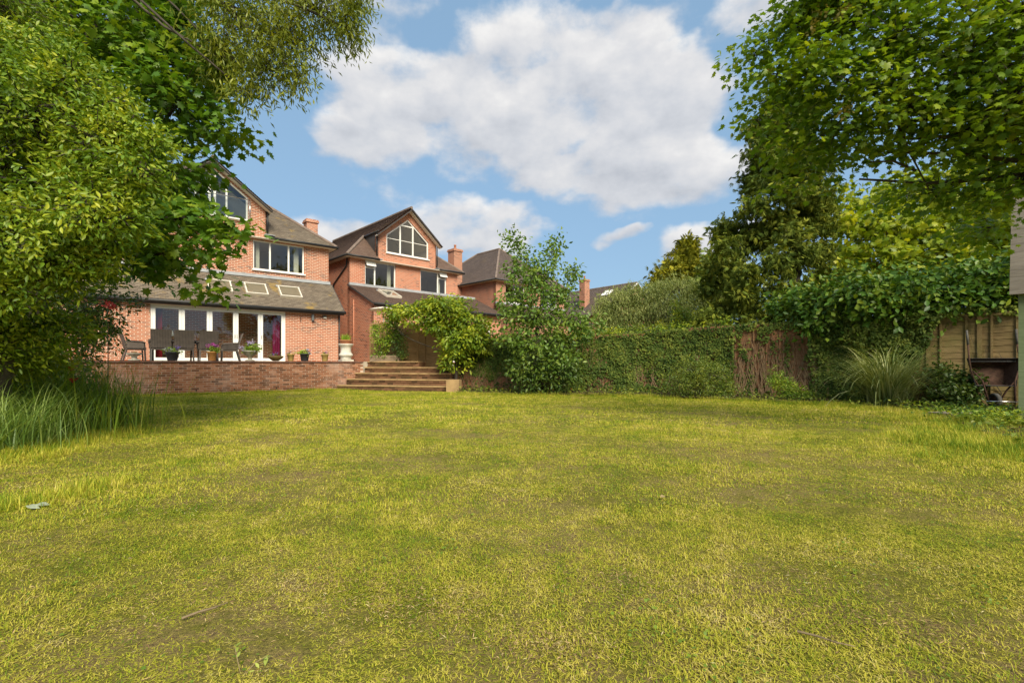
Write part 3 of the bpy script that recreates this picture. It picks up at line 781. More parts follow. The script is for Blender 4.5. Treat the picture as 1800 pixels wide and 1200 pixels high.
        MB().box(((lx0+lx1)/2, -.05, lt+.03), (lx1-lx0+.1, .12, .14)).build('flashing', M_LEAD, lr)
        gutter(lr, (lx0-.12, -ld-.31, lz-.03), (lx1+.16, -ld-.31, lz-.03), .065)
        MB().box(((lx0+lx1)/2, -ld-.235, lz-.07), (lx1-lx0+.2, .03, .15)).build('fascia', M_DARKFASCIA, lr)
        h['_lr'] = lr.name
    if side_ch: 
        for (cx, cy, w, z1, pot) in side_ch: chimney(h, (cx, cy), w, zb, z1, m_b, pot)
    return h

T = 1.12
OM, RM = (-16.91, 17.88), R(39.5)
UM = Vector((math.cos(RM), math.sin(RM))); NM = Vector((-math.sin(RM), math.cos(RM)))
def HM(x, y, z=T): return Vector((OM[0]+UM.x*x+NM.x*y, OM[1]+UM.y*x+NM.y*y, z))
def hx(px, y):      # place along the front of the main house seen at photo column px, for a line y metres from the upper wall
    r = (px-900)/F; return (r*(OM[1]+NM.y*y)-OM[0]-NM.x*y)/(UM.x-r*UM.y)

# main house
gwm = [(5-1.39, 6.36), (5+1.39, 6.36), (5+1.39, 7.45), (5, 8.50), (5-1.39, 7.45)]
DX0, DX1 = 2.76, 7.57
main = make_house('brick_house', 'salmon brick house with white folding doors opening on the raised terrace', OM, RM, T, 10, 12, -.2, 5.72,
    (2.13, 7.15, .763, False), M_BRICK, M_ROOF, (-.9, 10, 1.6, 2.33, 3.89, [(DX0, DX1, 0.0, 2.2)]),
    [(6.59, 8.83, 4.23, 5.58, [(6.59+2.24*.325, .07), (6.59+2.24*.69, .07)], []), (1.17, 3.41, 4.23, 5.58, [(1.17+.7, .07), (1.17+1.5, .07)], [])],
    gwm, [(10.62, 4.9, .62, 8.35, False)])
gwf = window(main, gwm, 0, [(5-.62, .07), (5-.1, .09), (5+.1, .09), (5+.55, .07)], [], .07, name='gable_window')
# glass balustrade in front of the gable window
mb = MB(); mb.add([(3.575,-.10,6.42),(6.425,-.10,6.42),(6.425,-.10,7.28),(3.575,-.10,7.28)], [(0,1,2,3)]); bal = mb.build('balustrade', M_GLASS, main)
MB().tube([(5-1.45, -.10, 7.30), (5+1.45, -.10, 7.30)], .022, 8).build('handrail', M_CHROME, bal, None, True)
for xx in (5-1.45, 5+1.45): MB().tube([(xx, -.10, 6.35), (xx, -.10, 7.30)], .02, 8).build('baluster', M_CHROME, bal, None, True)
MB().box((5, -.08, 6.36), (2.95, .16, .05)).build('balustrade_base', M_WHITE, bal)
lr = bpy.data.objects[main['_lr']]; del main['_lr']
sl_ = (3.89-2.33)/1.85
for (pa, pb) in ((363, 409), (429, 471), (489, 530)):
    ym = -.95; xa, xb = hx(pa, ym), hx(pb, ym)
    ya, yb = -1.22, -.58
    skylight(lr, xa, xb, ya, 2.33+(ya+1.85)*sl_, yb, 2.33+(yb+1.85)*sl_)
MB().tube([(9.93, -1.66, 2.26), (9.93, -1.66, .0)], .035, 8).build('downpipe', M_GUTTER, main, None, True)
# folding doors: five leaves
mb = MB(); fy = -1.6+.05
mb.box(((DX0+DX1)/2, fy+.03, 2.17), (DX1-DX0, .09, .06)).box((DX0+.03, fy+.03, 1.07), (.06, .09, 2.14)).box((DX1-.03, fy+.03, 1.07), (.06, .09, 2.14))
dfr = mb.build('door_frame', M_WHITE, main)
MB().box(((DX0+DX1)/2, fy+.02, .02), (DX1-DX0-.12, .12, .035)).build('threshold', M_WHITE, dfr)
for i in range(5):
    a = DX0+.06+(DX1-DX0-.12)/5*i; b = a+(DX1-DX0-.12)/5; s = .095
    mb = MB()
    mb.box((a+s/2+.003, fy+.025, 1.085), (s, .06, 2.09)).box((b-s/2-.003, fy+.025, 1.085), (s, .06, 2.09))
    mb.box(((a+b)/2, fy+.025, 2.13-s/2), (b-a-2*s-.006, .058, s)).box(((a+b)/2, fy+.025, .045+s/2), (b-a-2*s-.006, .058, s))
    dl = mb.build('folding_door', M_WHITE, main)
    MB().add([(a+s, fy+.03, .12), (b-s, fy+.03, .12), (b-s, fy+.03, 2.05), (a+s, fy+.03, 2.05)], [(0,1,2,3)]).build('pane', M_GLASS, dl)
    if i in (2, 3, 4): MB().box((a+.04 if i != 2 else b-.04, fy-.02, 1.05), (.02, .03, .16)).build('handle', M_CHROME, dl)
room(main, -.55, 9.7, -1.31, 3.6, -.0, 2.27)
# things in the garden room
c_ = lambda nm, x, lab, m: tag_curtain(nm, x, lab, m)
def tag_curtain(nm, x, lab, m):
    mb = MB(); n = 14; vs = []; fs = []
    for i in range(n+1):
        t = i/n; yy = .05*math.sin(t*PI*6)
        vs += [(x+.30*t, -1.2+yy, .03), (x+.30*t, -1.2+yy, 2.15)]
    for i in range(n): fs.append((2*i, 2*i+2, 2*i+3, 2*i+1))
    vs2 = [(a, b+.012, c) for a, b, c in vs]; k = len(vs); mb.add(vs+vs2, fs+[tuple(k+j for j in f[::-1]) for f in fs])
    o = mb.build(nm, m); o.location = (OM[0], OM[1], T); o.rotation_euler = (0, 0, RM); tag(o, lab, 'curtain')
tag_curtain('curtain', 7.13, 'magenta curtain hanging inside the folding door nearest the wall lamps', M_CURTM)
tag_curtain('curtain', 2.86, 'dark red curtain hanging inside the folding door behind the rattan chairs', M_CURTR)
def in_room(o): o.location = (OM[0], OM[1], T); o.rotation_euler = (0, 0, RM); return o
r_ = empty('bookcase', HM(6.2, 3.1, T), RM, 'dark bookcase with shelves seen inside the garden room', 'bookcase')
MB().box((-.58, 0, .9), (.04, .4, 1.8)).box((.58, 0, .9), (.04, .4, 1.8)).box((0, .19, .9), (1.12, .02, 1.76)).build('carcass', M_DARKWOOD, r_)
for k in range(5): MB().box((0, -.01, .05+k*.42), (1.11, .36, .035)).build('shelf', M_DARKWOOD, r_)
r_ = empty('media_cabinet', HM(3.9, 3.0, T), RM, 'low black cabinet with a dark screen inside the garden room', 'cabinet')
MB().box((0, 0, .28), (1.9, .45, .5)).build('carcass', M_DARKWOOD, r_); MB().box((0, -.232, .28), (1.8, .012, .42)).build('door', M_TABLE, r_)
MB().box((0, .05, .98), (1.3, .05, .76)).box((0, .05, .57), (.3, .15, .06)).build('screen', M_TABLE, r_)
r_ = empty('table_lamp', HM(3.45, -.6, T), RM, 'white table lamp on a pale side table inside the glass doors', 'lamp')
MB().box((0, 0, .70), (.45, .45, .04)).box((0, 0, .35), (.07, .07, .68)).box((0, 0, .015), (.35, .35, .03)).build('table', M_CREAMF, r_)
MB().lathe([(.07,.72),(.08,.74),(.03,.78),(.055,.9),(.025,1.0),(.02,1.06)], (0,0,0), 14).build('lamp_base', M_STONEW, r_, None, True)
MB().lathe([(.14,1.02),(.10,1.24),(.098,1.24),(.138,1.02)], (0,0,0), 16).build('lamp_shade', M_WHITE, r_, None, True)
r_ = empty('pendant_lamp', HM(6.75, .3, T+1.55), RM, 'red dome pendant lamp hanging inside the garden room', 'lamp')
MB().lathe([(.24,0),(.2,.12),(.1,.2),(.03,.23),(.02,.23),(.09,.19),(.19,.11),(.235,0)], (0,0,0), 18).build('lamp_shade', M_REDSH, r_, None, True)
MB().tube([(0,0,.22),(0,0,.72)], .006, 6).build('flex', M_IRON, r_)
r_ = empty('armchair', HM(7.1, .8, T), RM, 'orange wooden armchair inside the garden room by the magenta curtain', 'armchair')
M_OR = simple('orange_wood', (.36,.17,.05), .6, .3, 0, .2, 6)
MB().box((0, 0, .38), (.6, .6, .12)).build('seat', M_OR, r_); MB().box((0, .28, .7), (.6, .08, .6)).build('backrest', M_OR, r_)
for sx in (-.27, .27):
    for sy in (-.27, .27): MB().box((sx, sy, .16), (.06, .06, .32)).build('leg', M_OR, r_)

# wall lamps and bracket on the brick beside the doors
def on_front(px, y): return hx(px, y)
x_ = hx(549, -1.6); zz = 1+(640-558)*HM(x_, -1.6).y/F
r_ = empty('wall_lamp', HM(x_, -1.6, zz-.16), RM, 'tall grey up and down wall lamp on the salmon brick', 'wall lamp')
MB().box((0, -.015, .16), (.10, .03, .14)).build('bracket', M_LAMPG, r_)
MB().lathe([(.055,0),(.06,.02),(.06,.30),(.055,.32)], (0, -.09, 0), 14).build('body', M_LAMPG, r_, None, True)
x_ = hx(570.5, -1.6); zz = 1+(640-557)*HM(x_, -1.6).y/F
r_ = empty('security_light', HM(x_, -1.6, zz-.08), RM, 'small pale box light on the salmon brick near the downpipe', 'wall lamp')
MB().box((0, -.03, .09), (.16, .06, .09)).build('body', M_LAMPG, r_); MB().box((0, -.055, .03), (.13, .05, .05)).build('lens', M_CREAMF, r_)
x_ = hx(528.5, -1.6); zz = 1+(640-566)*HM(x_, -1.6).y/F
r_ = empty('plant_bracket', HM(x_, -1.6, zz), RM, 'thin black iron hook bracket on the brick beside the doors', 'bracket')
MB().box((0, -.01, .10), (.022, .02, .24)).build('plate', M_IRON, r_); MB().tube([(0,-.02,.21),(0,-.12,.22),(0,-.17,.18)], .008, 6).build('hook', M_IRON, r_)

# neighbouring houses
RN = R(44); ON = (-8.73, 26.0)
UN = Vector((math.cos(RN), math.sin(RN))); NN = Vector((-math.sin(RN), math.cos(RN)))
def HN(x, y, z=T): return Vector((ON[0]+UN.x*x+NN.x*y, ON[1]+UN.y*x+NN.y*y, z))
gwn = [(3.63-1.43, 6.24), (3.63+1.43, 6.24), (3.63+1.43, 7.28), (3.63, 8.42), (3.63-1.43, 7.28)]
nb = make_house('brick_house', 'orange brick house with a large glazed gable window beyond the fence', ON, RN, T, 7.26, 10, -1.2, 5.72,
    (1.99, 7.31, .84, True), M_BRICKN, M_ROOFN, (0, 8.6, 2.64, 2.91, 4.18, [(4.3, 6.6, 0, 2.1)]),
    [(.885, 2.80, 4.24, 5.62, [(.885+.62, .07)], [(.885+.05, .885+.6, 5.25, .07)]), (4.475, 6.40, 4.20, 5.60, [(6.40-.62, .07)], [(6.40-.6, 6.40-.05, 5.22, .07)])],
    gwn)
MB().box((8.55, .36, 4.9), (.22, .05, 1.4)).build('inner_curtain', M_CURTW, main)
MB().box((6.85, .36, 4.9), (.16, .05, 1.4)).build('inner_curtain', M_CURTW, main)
window(nb, gwn, 0, [(3.63-.50, .08), (3.63+.36, .08)], [(3.63-1.37, 3.63+1.37, 7.10, .03), (3.63-.46, 3.63+.32, 8.0, .07)], .08, name='gable_window')
# open top-hung vents
for (x, w) in ((.92, .56), (5.83, .54)):
    MB().bar((x+w/2, -.02, 5.58), (x+w/2, -.16, 5.30), w, .035, Vector((1,0,0)).cross(Vector((0,-.14,-.28)))).build('vent_light', M_WHITE, nb)
for x in (2.62, 6.1): MB().box((x-.08, .35, 4.9), (.22, .05, 1.4)).build('inner_curtain', M_CURTW, nb)
lrn = bpy.data.objects[nb['_lr']]; del nb['_lr']
sln = (4.18-2.91)/2.89
skylight(lrn, 1.2, 2.2, -1.7, 2.91+(-1.7+2.89)*sln, -.75, 2.91+(-.75+2.89)*sln)
MB().tube([(-.03, .25, 5.66), (-.05, .3, 5.2), (-.05, 1.9, 4.4), (-.05, 2.1, .0)], .04, 8).build('downpipe', M_GUTTER, nb, None, True)
MB().tube([(-.04, -.55, 3.3), (-.04, -.55, 0)], .03, 8).build('waste_pipe', M_BRICKN, nb, None, True)
MB().box((7.6, -2.68, 1.1), (.12, .08, 2.3)).build('corner_post', M_WHITE, nb)
window(nb, [(4.3, 0), (6.6, 0), (6.6, 2.1), (4.3, 2.1)], -2.64, [(5.45, .08)], [], .08, name='patio_door', sill=False)
room(nb, .3, 8.2, -2.33, 2, 0, 2.6)
O3 = (-1.1, 33.3)
h3 = make_house('brick_house', 'brick house with a plain hipped brown roof and tall side chimney', O3, R(44), T, 7.3, 10, -1.2, 5.72, None, M_BRICKF, M_ROOFF,
    (0, 7.3, 2.4, 2.9, 4.1, []), [(.9, 2.8, 4.24, 5.6, [(1.9, .07)], []), (4.5, 6.4, 4.24, 5.6, [(5.5, .07)], [])], None, [(-.32, 4.2, .75, 8.45, True)])
del h3['_lr']
# far house with a long ridge and a skylight
O4 = (8.6, 43.5)
h4 = empty('brick_house', (O4[0], O4[1], 0), R(40), 'far brick house whose slate roof with skylight shows above the weeping tree', 'house')
MB().box((4, 4, 2.75), (8, 8, 5.5)).build('wall', M_BRICKF, h4)
zr = 8.75
rf = roof('roof', [((-.3,-.3,5.5), (-.3,8.3,5.5), (4,8.3,zr), (4,-.3,zr)), ((8.3,-.3,5.5), (8.3,8.3,5.5), (4,8.3,zr), (4,-.3,zr))], M_ROOFF, h4)
MB().add([(0,0,5.5),(8,0,5.5),(4,0,zr-.12)], [(0,1,2)]).build('gable', M_BRICKF, h4)
for s in (-1, 1): MB().bar((4+s*4.3, -.3, 5.4), (4, -.3, zr-.06), .05, .22, Vector((0,1,0))).build('bargeboard', M_WHITE, rf)
ridge_run(rf, (4,-.3,zr), (4,8.3,zr))
MB().bar((2.5, 2.4, 5.5+2.8*.756+.06), (3.25, 2.4, 5.5+3.55*.756+.06), 1.0, .08, Vector((-.75, 0, 1))).build('skylight', M_WHITE, rf)
chimney(h4, (1.3, 3.9), .7, 5.6, 9.3, M_BRICKF, True)

# neighbour's patio and parasol
pp = [HN(-.2, -2.7), HN(9, -2.7), HN(10.5, -4.6), HN(3.2, -5.6), HN(.4, -4.2)]
mb = MB(); n = len(pp); mb.add([(p.x, p.y, -.05) for p in pp]+[(p.x, p.y, .98) for p in pp], [tuple(range(n, 2*n))]+[(i, (i+1) % n, n+(i+1) % n, n+i) for i in range(n)])
struct(mb.build('neighbour_patio', M_PAVE))
pb = at(674, 640, 22.9); pb.z = .98
r_ = empty('parasol', pb, 0, 'cream garden parasol standing behind the fence by the orange brick house', 'parasol')
zt = 1+(640-540)*22.9/F-.98
MB().lathe([(.72,zt-.13),(.45,zt-.05),(.2,zt),(.02,zt+.03),(.02,zt+.015),(.2,zt-.02),(.45,zt-.07),(.71,zt-.145)], (0,0,0), 8).build('canopy', M_PARASOL, r_)
MB().tube([(0,0,.02),(0,0,zt)], .022, 8).build('pole', M_CREAMF, r_)
MB().lathe([(.25,0),(.25,.05),(.05,.09),(.04,.2)], (0,0,0), 14).build('base', M_STONE, r_)

# ------------------------------------------------------------------ terrace, retaining wall, steps
WY = -1.6-3.97                     # front face of the retaining wall, in the house frame
tw = [HM(-4, WY+.18), HM(9.45, WY+.18), Vector((gx(648, 19.9), 19.9, 0)), Vector((gx(735, 19.35), 19.35, 0)), Vector((gx(737, 20.4), 20.4, 0)), Vector((gx(650, 20.9), 20.9, 0)), Vector((-5.9, 22.5, 0)), Vector((-7.6, 27, 0)), HM(10, 3), HM(10, -1.3), HM(-4, -1.3)]
mb = MB(); n = len(tw)
tr_ = tessellate_polygon([[Vector((p.x, p.y, 0)) for p in tw]])
mb.add([(p.x, p.y, -.1) for p in tw]+[(p.x, p.y, T-.01) for p in tw], [tuple(n+i for i in t) for t in tr_]+[(i, (i+1) % n, n+(i+1) % n, n+i) for i in range(n)])
struct(mb.build('terrace', M_PAVE))
wall = empty('terrace_wall', HM(2, WY, 0), RM, 'long low retaining wall of old red brick holding up the terrace', 'wall')
WX0, WX1 = -4.0, 9.5
def wl(x): return x-2.0            # wall frame x (house frame x shifted to the wall's own origin)
MB().box((wl((WX0+WX1)/2), .10+.004, .52), (WX1-WX0, .20, 1.04)).build('mortar_core', M_MORTAR, wall)
bm0 = MB().box((0, 0, 0), (.213, .10, .0635))
proto = bm0.build('brick', M_LOOSE, wall)
cand = []
for j in range(14):
    z = .0375+j*.075
    k = 0; x = WX0+(.1125 if j % 2 else 0)+.11
    while x < WX1-.1:
        p = HM(x, WY); px = 900+F*p.x/p.y
        cand.append((0 if px > 175 else 1, p.length, x, z)); x += .225
cand.sort()
for i, (a, b, x, z) in enumerate(cand[:300]):
    jx, jy = random.uniform(-.003, .003), random.uniform(-.004, .001)
    if i == 0: o = proto
    else: o = inst(proto, 'brick', wall)
    o.location = (wl(x)+jx, .05+jy, z)
mb = MB()
for (a, b, x, z) in cand[300:]: mb.box((wl(x)+random.uniform(-.003,.003), .05+random.uniform(-.004,.004), z), (.213, .10, .0635))
stuff(mb.build('bricks', M_LOOSE, wall))
x = WX0; i = 0
cp = MB().box((0, 0, 0), (.444, .30, .06)); cproto = None
while x < WX1:
    o = cp.build('coping_stone', M_COPING, wall) if cproto is None else inst(cproto, 'coping_stone', wall)
    cproto = cproto or o
    o.location = (wl(x+.225), .12, 1.05+.034+random.uniform(-.003,.003)); x += .45
# weep holes
for px in (236, 345, 412, 486):
    x = hx(px, WY); MB().lathe([(.016,0),(.02,.0),(.02,.03),(.016,.03)], (0,0,0), 10).build('weep_pipe', M_IRON, wall).matrix_local = Matrix.Translation((wl(x), -.003, .14)) @ Matrix.Rotation(PI/2, 4, 'X')

steps = empty('garden_steps', (gx(690, 18.4), 18.4, 0), 0, 'flight of wide brick steps with sandstone treads beside the retaining wall', 'steps')
SO = Vector(steps.location)
zs = [.2, .43, .66, .89, 1.12]
LW = [(592,18.75),(609,19.1),(624,19.4),(641,19.72),(646,19.85)]; RWp = [(787,17.6),(795,17.95),(793,18.35),(783,18.8),(736,19.3)]
sb = None
for k in range(5):
    a = Vector((gx(LW[k][0], LW[k][1]), LW[k][1], 0)); b = Vector((gx(RWp[k][0], RWp[k][1]), RWp[k][1], 0))
    d = (b-a).normalized(); nn_ = Vector((-d.y, d.x, 0)); L = (b-a).length; ang = math.atan2(d.y, d.x)
    z1 = zs[k]; z0 = zs[k-1] if k else -.06
    back = 1.1
    q = [a+nn_*.03, b+nn_*.03, b+nn_*back, a+nn_*back]
    mb = MB(); mb.add([(p.x, p.y, -.1) for p in q]+[(p.x, p.y, z1-.045) for p in q], [(4,5,6,7),(0,1,5,4),(1,2,6,5),(2,3,7,6),(3,0,4,7)])
    mb.build('riser_core', M_STEPB, steps, SO)
    nrow = max(1, int((z1-.04-z0)/.075+.3)); rh = (z1-.045-z0)/nrow
    for j in range(nrow):
        x = .11+(.1125 if j % 2 else 0)
        while x < L-.05:
            p = a+d*x+nn_*(.05+random.uniform(-.004, .004))
            if sb is None: o = sb = MB().box((0,0,0), (.213, .10, .0635)).build('brick', M_STEPB, steps)
            else: o = inst(sb, 'brick', steps)
            o.location = Vector((p.x, p.y, z0+rh*(j+.5)))-SO; o.rotation_euler = (0, 0, ang); x += .225
    ns = max(1, int(round(L/.75)))
    for i in range(ns):
        sl0 = MB().box((0,0,0), (L/ns-.008, .46, .044)); o = sl0.build('tread_slab', M_SLAB, steps)
        p = a+d*(L*(i+.5)/ns)+nn_*(.20+random.uniform(-.006,.006)); o.location = Vector((p.x, p.y, z1-.022+random.uniform(-.003,.003)))-SO; o.rotation_euler = (0, 0, ang+random.uniform(-.003,.003))
pr = gp(798, 690); pr.y = 17.35; pr.x = gx(798, 17.35)
r_ = empty('sandstone_block', (pr.x, pr.y, 0), R(-8), 'pale sandstone block standing at the foot of the garden steps', 'stone block')
bm = bmesh.new(); bmesh.ops.create_cube(bm, size=1); bmesh.ops.scale(bm, vec=(.46,.42,.46), verts=bm.verts); bmesh.ops.bevel(bm, geom=bm.edges, offset=.03, segments=2)
for v in bm.verts: v.co.z += .22; v.co.x *= 1+.05*v.co.z
me = bpy.data.meshes.new('block'); bm.to_mesh(me); bm.free(); me.materials.append(M_SLAB); o = bpy.data.objects.new('block', me); COL.objects.link(o); o.parent = r_

# ------------------------------------------------------------------ fences
def slat_mesh(L, h, wavy):
    mb = MB(); n = 8; vs = []; rs = random.Random(int(L*1000)+int(wavy*77))
    for i in range(n+1):
        x = -L/2+L*i/n; w = wavy*rs.uniform(-1, 1)
        vs += [(x, -.014, -h/2+w), (x, -.004, h/2), (x, .010, h/2), (x, .0, -h/2+w)]
    fs = []
    for i in range(n):
        o = 4*i
        for k in range(4): fs.append((o+k, o+4+k, o+4+(k+1) % 4, o+(k+1) % 4))
    fs += [(3,2,1,0), (4*n, 4*n+1, 4*n+2, 4*n+3)]
    return mb.add(vs, fs)
def fence(name, label, pts, m, hgts, bases, slat=.135, frame_v=3, post_w=.09, rev=False):
    """pts: list of ground points; each span is a lap panel of single slats with posts between"""
    o0 = Vector((pts[0][0], pts[0][1], 0)); root = empty(name, o0, 0, label, 'fence')
    protos = {}
    for i in range(len(pts)-1):
        p, q = Vector((*pts[i], 0)), Vector((*pts[i+1], 0)); d = q-p; L = d.length; ang = math.atan2(d.y, d.x); dn = d/L
        h = hgts[i]; b = bases[i]; mid = (p+q)/2-o0; ns = int((h-.08)/slat)
        key = (round(L, 2), round(h, 2)); 
        for k in range(ns+1):
            sm = protos.get((key, k % 3))
            if sm is None:
                s_ = slat_mesh(L-.02, slat*1.22, .012+.0001*(k % 3)).build('slat', m, root); protos[(key, k % 3)] = s_; o = s_
            else: o = inst(sm, 'slat', root)
            o.location = (mid.x, mid.y, b+.10+k*slat+slat*.5); o.rotation_euler = (0, random.uniform(-.006,.006), ang)
        mb = MB(); nrm_ = Vector((dn.y, -dn.x, 0))
        for k in range(frame_v):
            t = (k+.5)/frame_v if frame_v > 1 else .5
            c = p.lerp(q, t)-o0+nrm_*.03; mb.bar((c.x, c.y, b+.04), (c.x, c.y, b+h), .045, .028, Vector((dn.y, -dn.x, 0)))
        mb.build('batten', m, root)
        c0, c1 = p-o0, q-o0
        MB().bar((c0.x, c0.y, b+h+.03), (c1.x, c1.y, b+h+.03), .07, .045).build('top_rail', m, root)
        MB().box((mid.x, mid.y, b+.0), (L-post_w, .04, .20), Matrix.Rotation(ang, 3, 'Z')).build('gravel_board', m, root)
    for i, p in enumerate(pts):
        h = max(bases[max(0, i-1)]+hgts[max(0, i-1)], bases[min(i, len(hgts)-1)]+hgts[min(i, len(hgts)-1)])+.06
        c = Vector((*p, 0))-o0; dd = Vector(pts[min(i+1, len(pts)-1)])-Vector(pts[max(i-1, 0)])
        MB().box((c.x, c.y, h/2-.05), (post_w, post_w, h+.1), Matrix.Rotation(math.atan2(dd.y, dd.x), 3, 'Z')).build('post', m, root)
    return root
def PX(px, d): return (gx(px, d), d)
fence('fence', 'brown lap fence panels with wavy slats at the head of the garden steps', [PX(652, 20.75), PX(735, 20.25), PX(792, 19.0)], M_FENCEB, [1.52, 1.50], [1.14, .80], .15, 2)
FL = [PX(806,18.6), PX(880,18.3), PX(962,17.95), PX(1046,17.5), PX(1130,16.9), PX(1210,16.1), PX(1292,15.1)]
HL = [.0]*6
fence('fence', 'long old lap fence almost hidden under dark ivy', FL, M_FENCER, [1.58, 1.68, 1.80, 1.92, 2.0, 2.06], [0]*6, .15, 2)
FM = [PX(1292,15.1), PX(1360,14.4), PX(1432,13.75)]
fence('fence', 'red brown fence panels laced with dead ivy stems', FM, M_FENCER, [2.10, 2.12], [0,0], .15, 3)
FRr = [PX(1432,13.7), PX(1530,12.85), PX(1632,12.1), PX(1722,11.5), PX(1812,10.9), PX(1900, 10.3)]
fence('fence', 'ochre lap fence panels with dark battens behind the wheelbarrow and pampas grass', FRr, M_FENCE, [2.16, 2.16, 2.14, 2.14, 2.14], [0]*5, .15, 2)

# soil bed along the fence
edge = [(800,694),(900,694),(1100,696),(1300,704),(1450,712),(1560,722),(1640,731),(1720,760),(1830,812)]
bed = [gp(a, b) for a, b in edge]; bk = [Vector((p[0]*1.02, p[1]*1.02, 0)) for p in (FL+FM[1:]+FRr[1:])]
n = len(bed); mb = MB(); poly = bed+bk[::-1]
tr_ = tessellate_polygon([[Vector((p.x, p.y, 0)) for p in poly]])
mb.add([(p.x, p.y, .042) for p in poly], [tuple(t) for t in tr_]); struct(mb.build('flower_bed', M_SOIL))

# raised timber planter
pl = at(680, 640, 20.0); pl.z = T
r_ = empty('raised_planter', (pl.x, pl.y, T-.02), R(-4), 'raised timber planter of grey brown boards at the top of the steps', 'planter')
for k in range(2): MB().box((0, -.28, .07+k*.13), (1.12, .05, .126)).build('board', M_SLEEPER, r_)
for k in range(2): MB().box((-.585, 0, .07+k*.13), (.05, .6, .126)).build('board', M_SLEEPER, r_); MB().box((.585, 0, .07+k*.13), (.05, .6, .126)).build('board', M_SLEEPER, r_)
MB().box((0, .28, .135), (1.12, .05, .256)).build('board', M_SLEEPER, r_); MB().box((0, 0, .11), (1.1, .5, .2)).build('soil', M_SOIL, r_)

# ------------------------------------------------------------------ terrace furniture and pots
def chair_parts(root):
    MB().box((0, .02, .42), (.56, .54, .09)).build('seat', M_WICKER, root)
    mb = MB(); nseg = 6; vs = []; fs = []
    for i in range(nseg+1):
        t = i/nseg; z = .44+.60*t; y = -.25-.16*t**1.4; w = .27+.02*t
        for (sx, sy) in ((-w, -.022), (w, -.022), (w, .022), (-w, .022)): vs.append((sx, y+sy+.03*(abs(sx)/w-1), z))
    for i in range(nseg):
        o = 4*i
        for k in range(4): fs.append((o+k, o+(k+1) % 4, o+4+(k+1) % 4, o+4+k))
    fs += [(3,2,1,0), (4*nseg, 4*nseg+1, 4*nseg+2, 4*nseg+3)]
    mb.add(vs, fs).build('backrest', M_WICKER, root)
    for s in (-1, 1):
        MB().tube([(s*.29,-.26,.66),(s*.295,-.05,.655),(s*.295,.18,.64),(s*.29,.26,.60)], [.028,.032,.032,.03], 8).build('armrest', M_WICKER, root, None, True)
        MB().box((s*.29, .0, .53), (.03, .46, .20)).build('side_panel', M_WICKER, root)
        MB().bar((s*.26, .24, .60), (s*.25, .27, 0), .04, .04).build('leg', M_CHAIRLEG, root)
        MB().bar((s*.25, -.22, .42), (s*.27, -.33, 0), .04, .04).build('leg', M_CHAIRLEG, root)
def chair(px, y, rz, label, grp='rattan chairs round the terrace table'):
    x = hx(px, y); r = empty('rattan_chair', HM(x, y, T-.01), rz, label, 'chair', grp); chair_parts(r); return r, x
c1, xa = chair(282, -4.55, RM, 'brown rattan chair, back to the wall, next to the chair with beige cushion')
c2, xb = chair(322, -4.55, RM, 'brown rattan chair with its back to the wall, in the middle of three')
c3, xc = chair(365, -4.55, RM, 'brown rattan chair with its back to the wall, behind the pot of pink flowers')
cl_, xd = chair(236, -3.75, RM-PI/2+.1, 'rattan armchair seen side on at the table end, holding a beige cushion')
cr_, xe = chair(404, -3.9, RM+PI/2-.1, 'rattan armchair seen side on at the table end nearest the stone urn')
bm = bmesh.new(); bmesh.ops.create_cube(bm, size=1); bmesh.ops.scale(bm, vec=(.5,.5,.16), verts=bm.verts); bmesh.ops.bevel(bm, geom=bm.edges, offset=.07, segments=4)
me = bpy.data.meshes.new('seat_cushion'); bm.to_mesh(me); bm.free(); me.materials.append(M_CUSH); o = bpy.data.objects.new('seat_cushion', me); COL.objects.link(o)
o.location = HM(xd, -3.75, T+.545); o.rotation_euler = (0, 0, RM); tag(o, 'thick beige cushion lying on the end rattan armchair', 'cushion')
r_ = empty('dining_table', HM((xd+xe)/2, -3.75, T-.01), RM, 'long dark table set among the rattan chairs on the terrace', 'table')
TL = xe-xd-.75
MB().box((0, 0, .72), (TL, .95, .045)).build('table_top', M_TABLE, r_)
for sx in (-1, 1):
    for sy in (-1, 1): MB().box((sx*(TL/2-.1), sy*.38, .349), (.08, .08, .697)).build('leg', M_TABLE, r_)
MB().box((0, 0, .66), (TL-.3, .75, .07)).build('apron', M_TABLE, r_)

def pot(px, y, prof, m, label, kind='flower_pot', plants=(), z=T, sc=1.0, rim=None, cat='flower pot', n=20):
    x = hx(px, y); b = HM(x, y, z); r = empty(kind, b, 0, label, cat)
    prof = [(a*sc, c*sc) for a, c in prof]
    zt = prof[-1][1]; rt = prof[-1][0]
    inner = [(rt*.86, zt), (rt*.84, zt-.04)]
    MB().lathe(prof+inner, (0,0,0), n).build('body', m, r, None, True)
    MB().lathe([(rt*.85, zt-.05), (rt*.85, zt-.035)], (0,0,0), n).build('soil', M_SOIL, r)
    for (nm, n_, tm, lm, ctr, rad, sz, kw) in plants:
        bl = [(np.array(b)+np.array((c[0], c[1], c[2]+zt)), np.array(rad)) for c in ctr]
        pos, nor, tip, s_, rn, *_ = scatter(bl, n_, per_clump=8, sig=min(rad)*.35, size=sz, **kw)
        pos[:, 2] = np.maximum(pos[:, 2], b.z+zt-.06)
        leaf_mesh(nm, pos, nor, tip, s_, tm, lm, r, b, rn)
    return r
YW = WY+.2
taper = [(.095,0),(.10,.01),(.135,.24),(.15,.245),(.15,.28)]
K = dict(shell=.2)
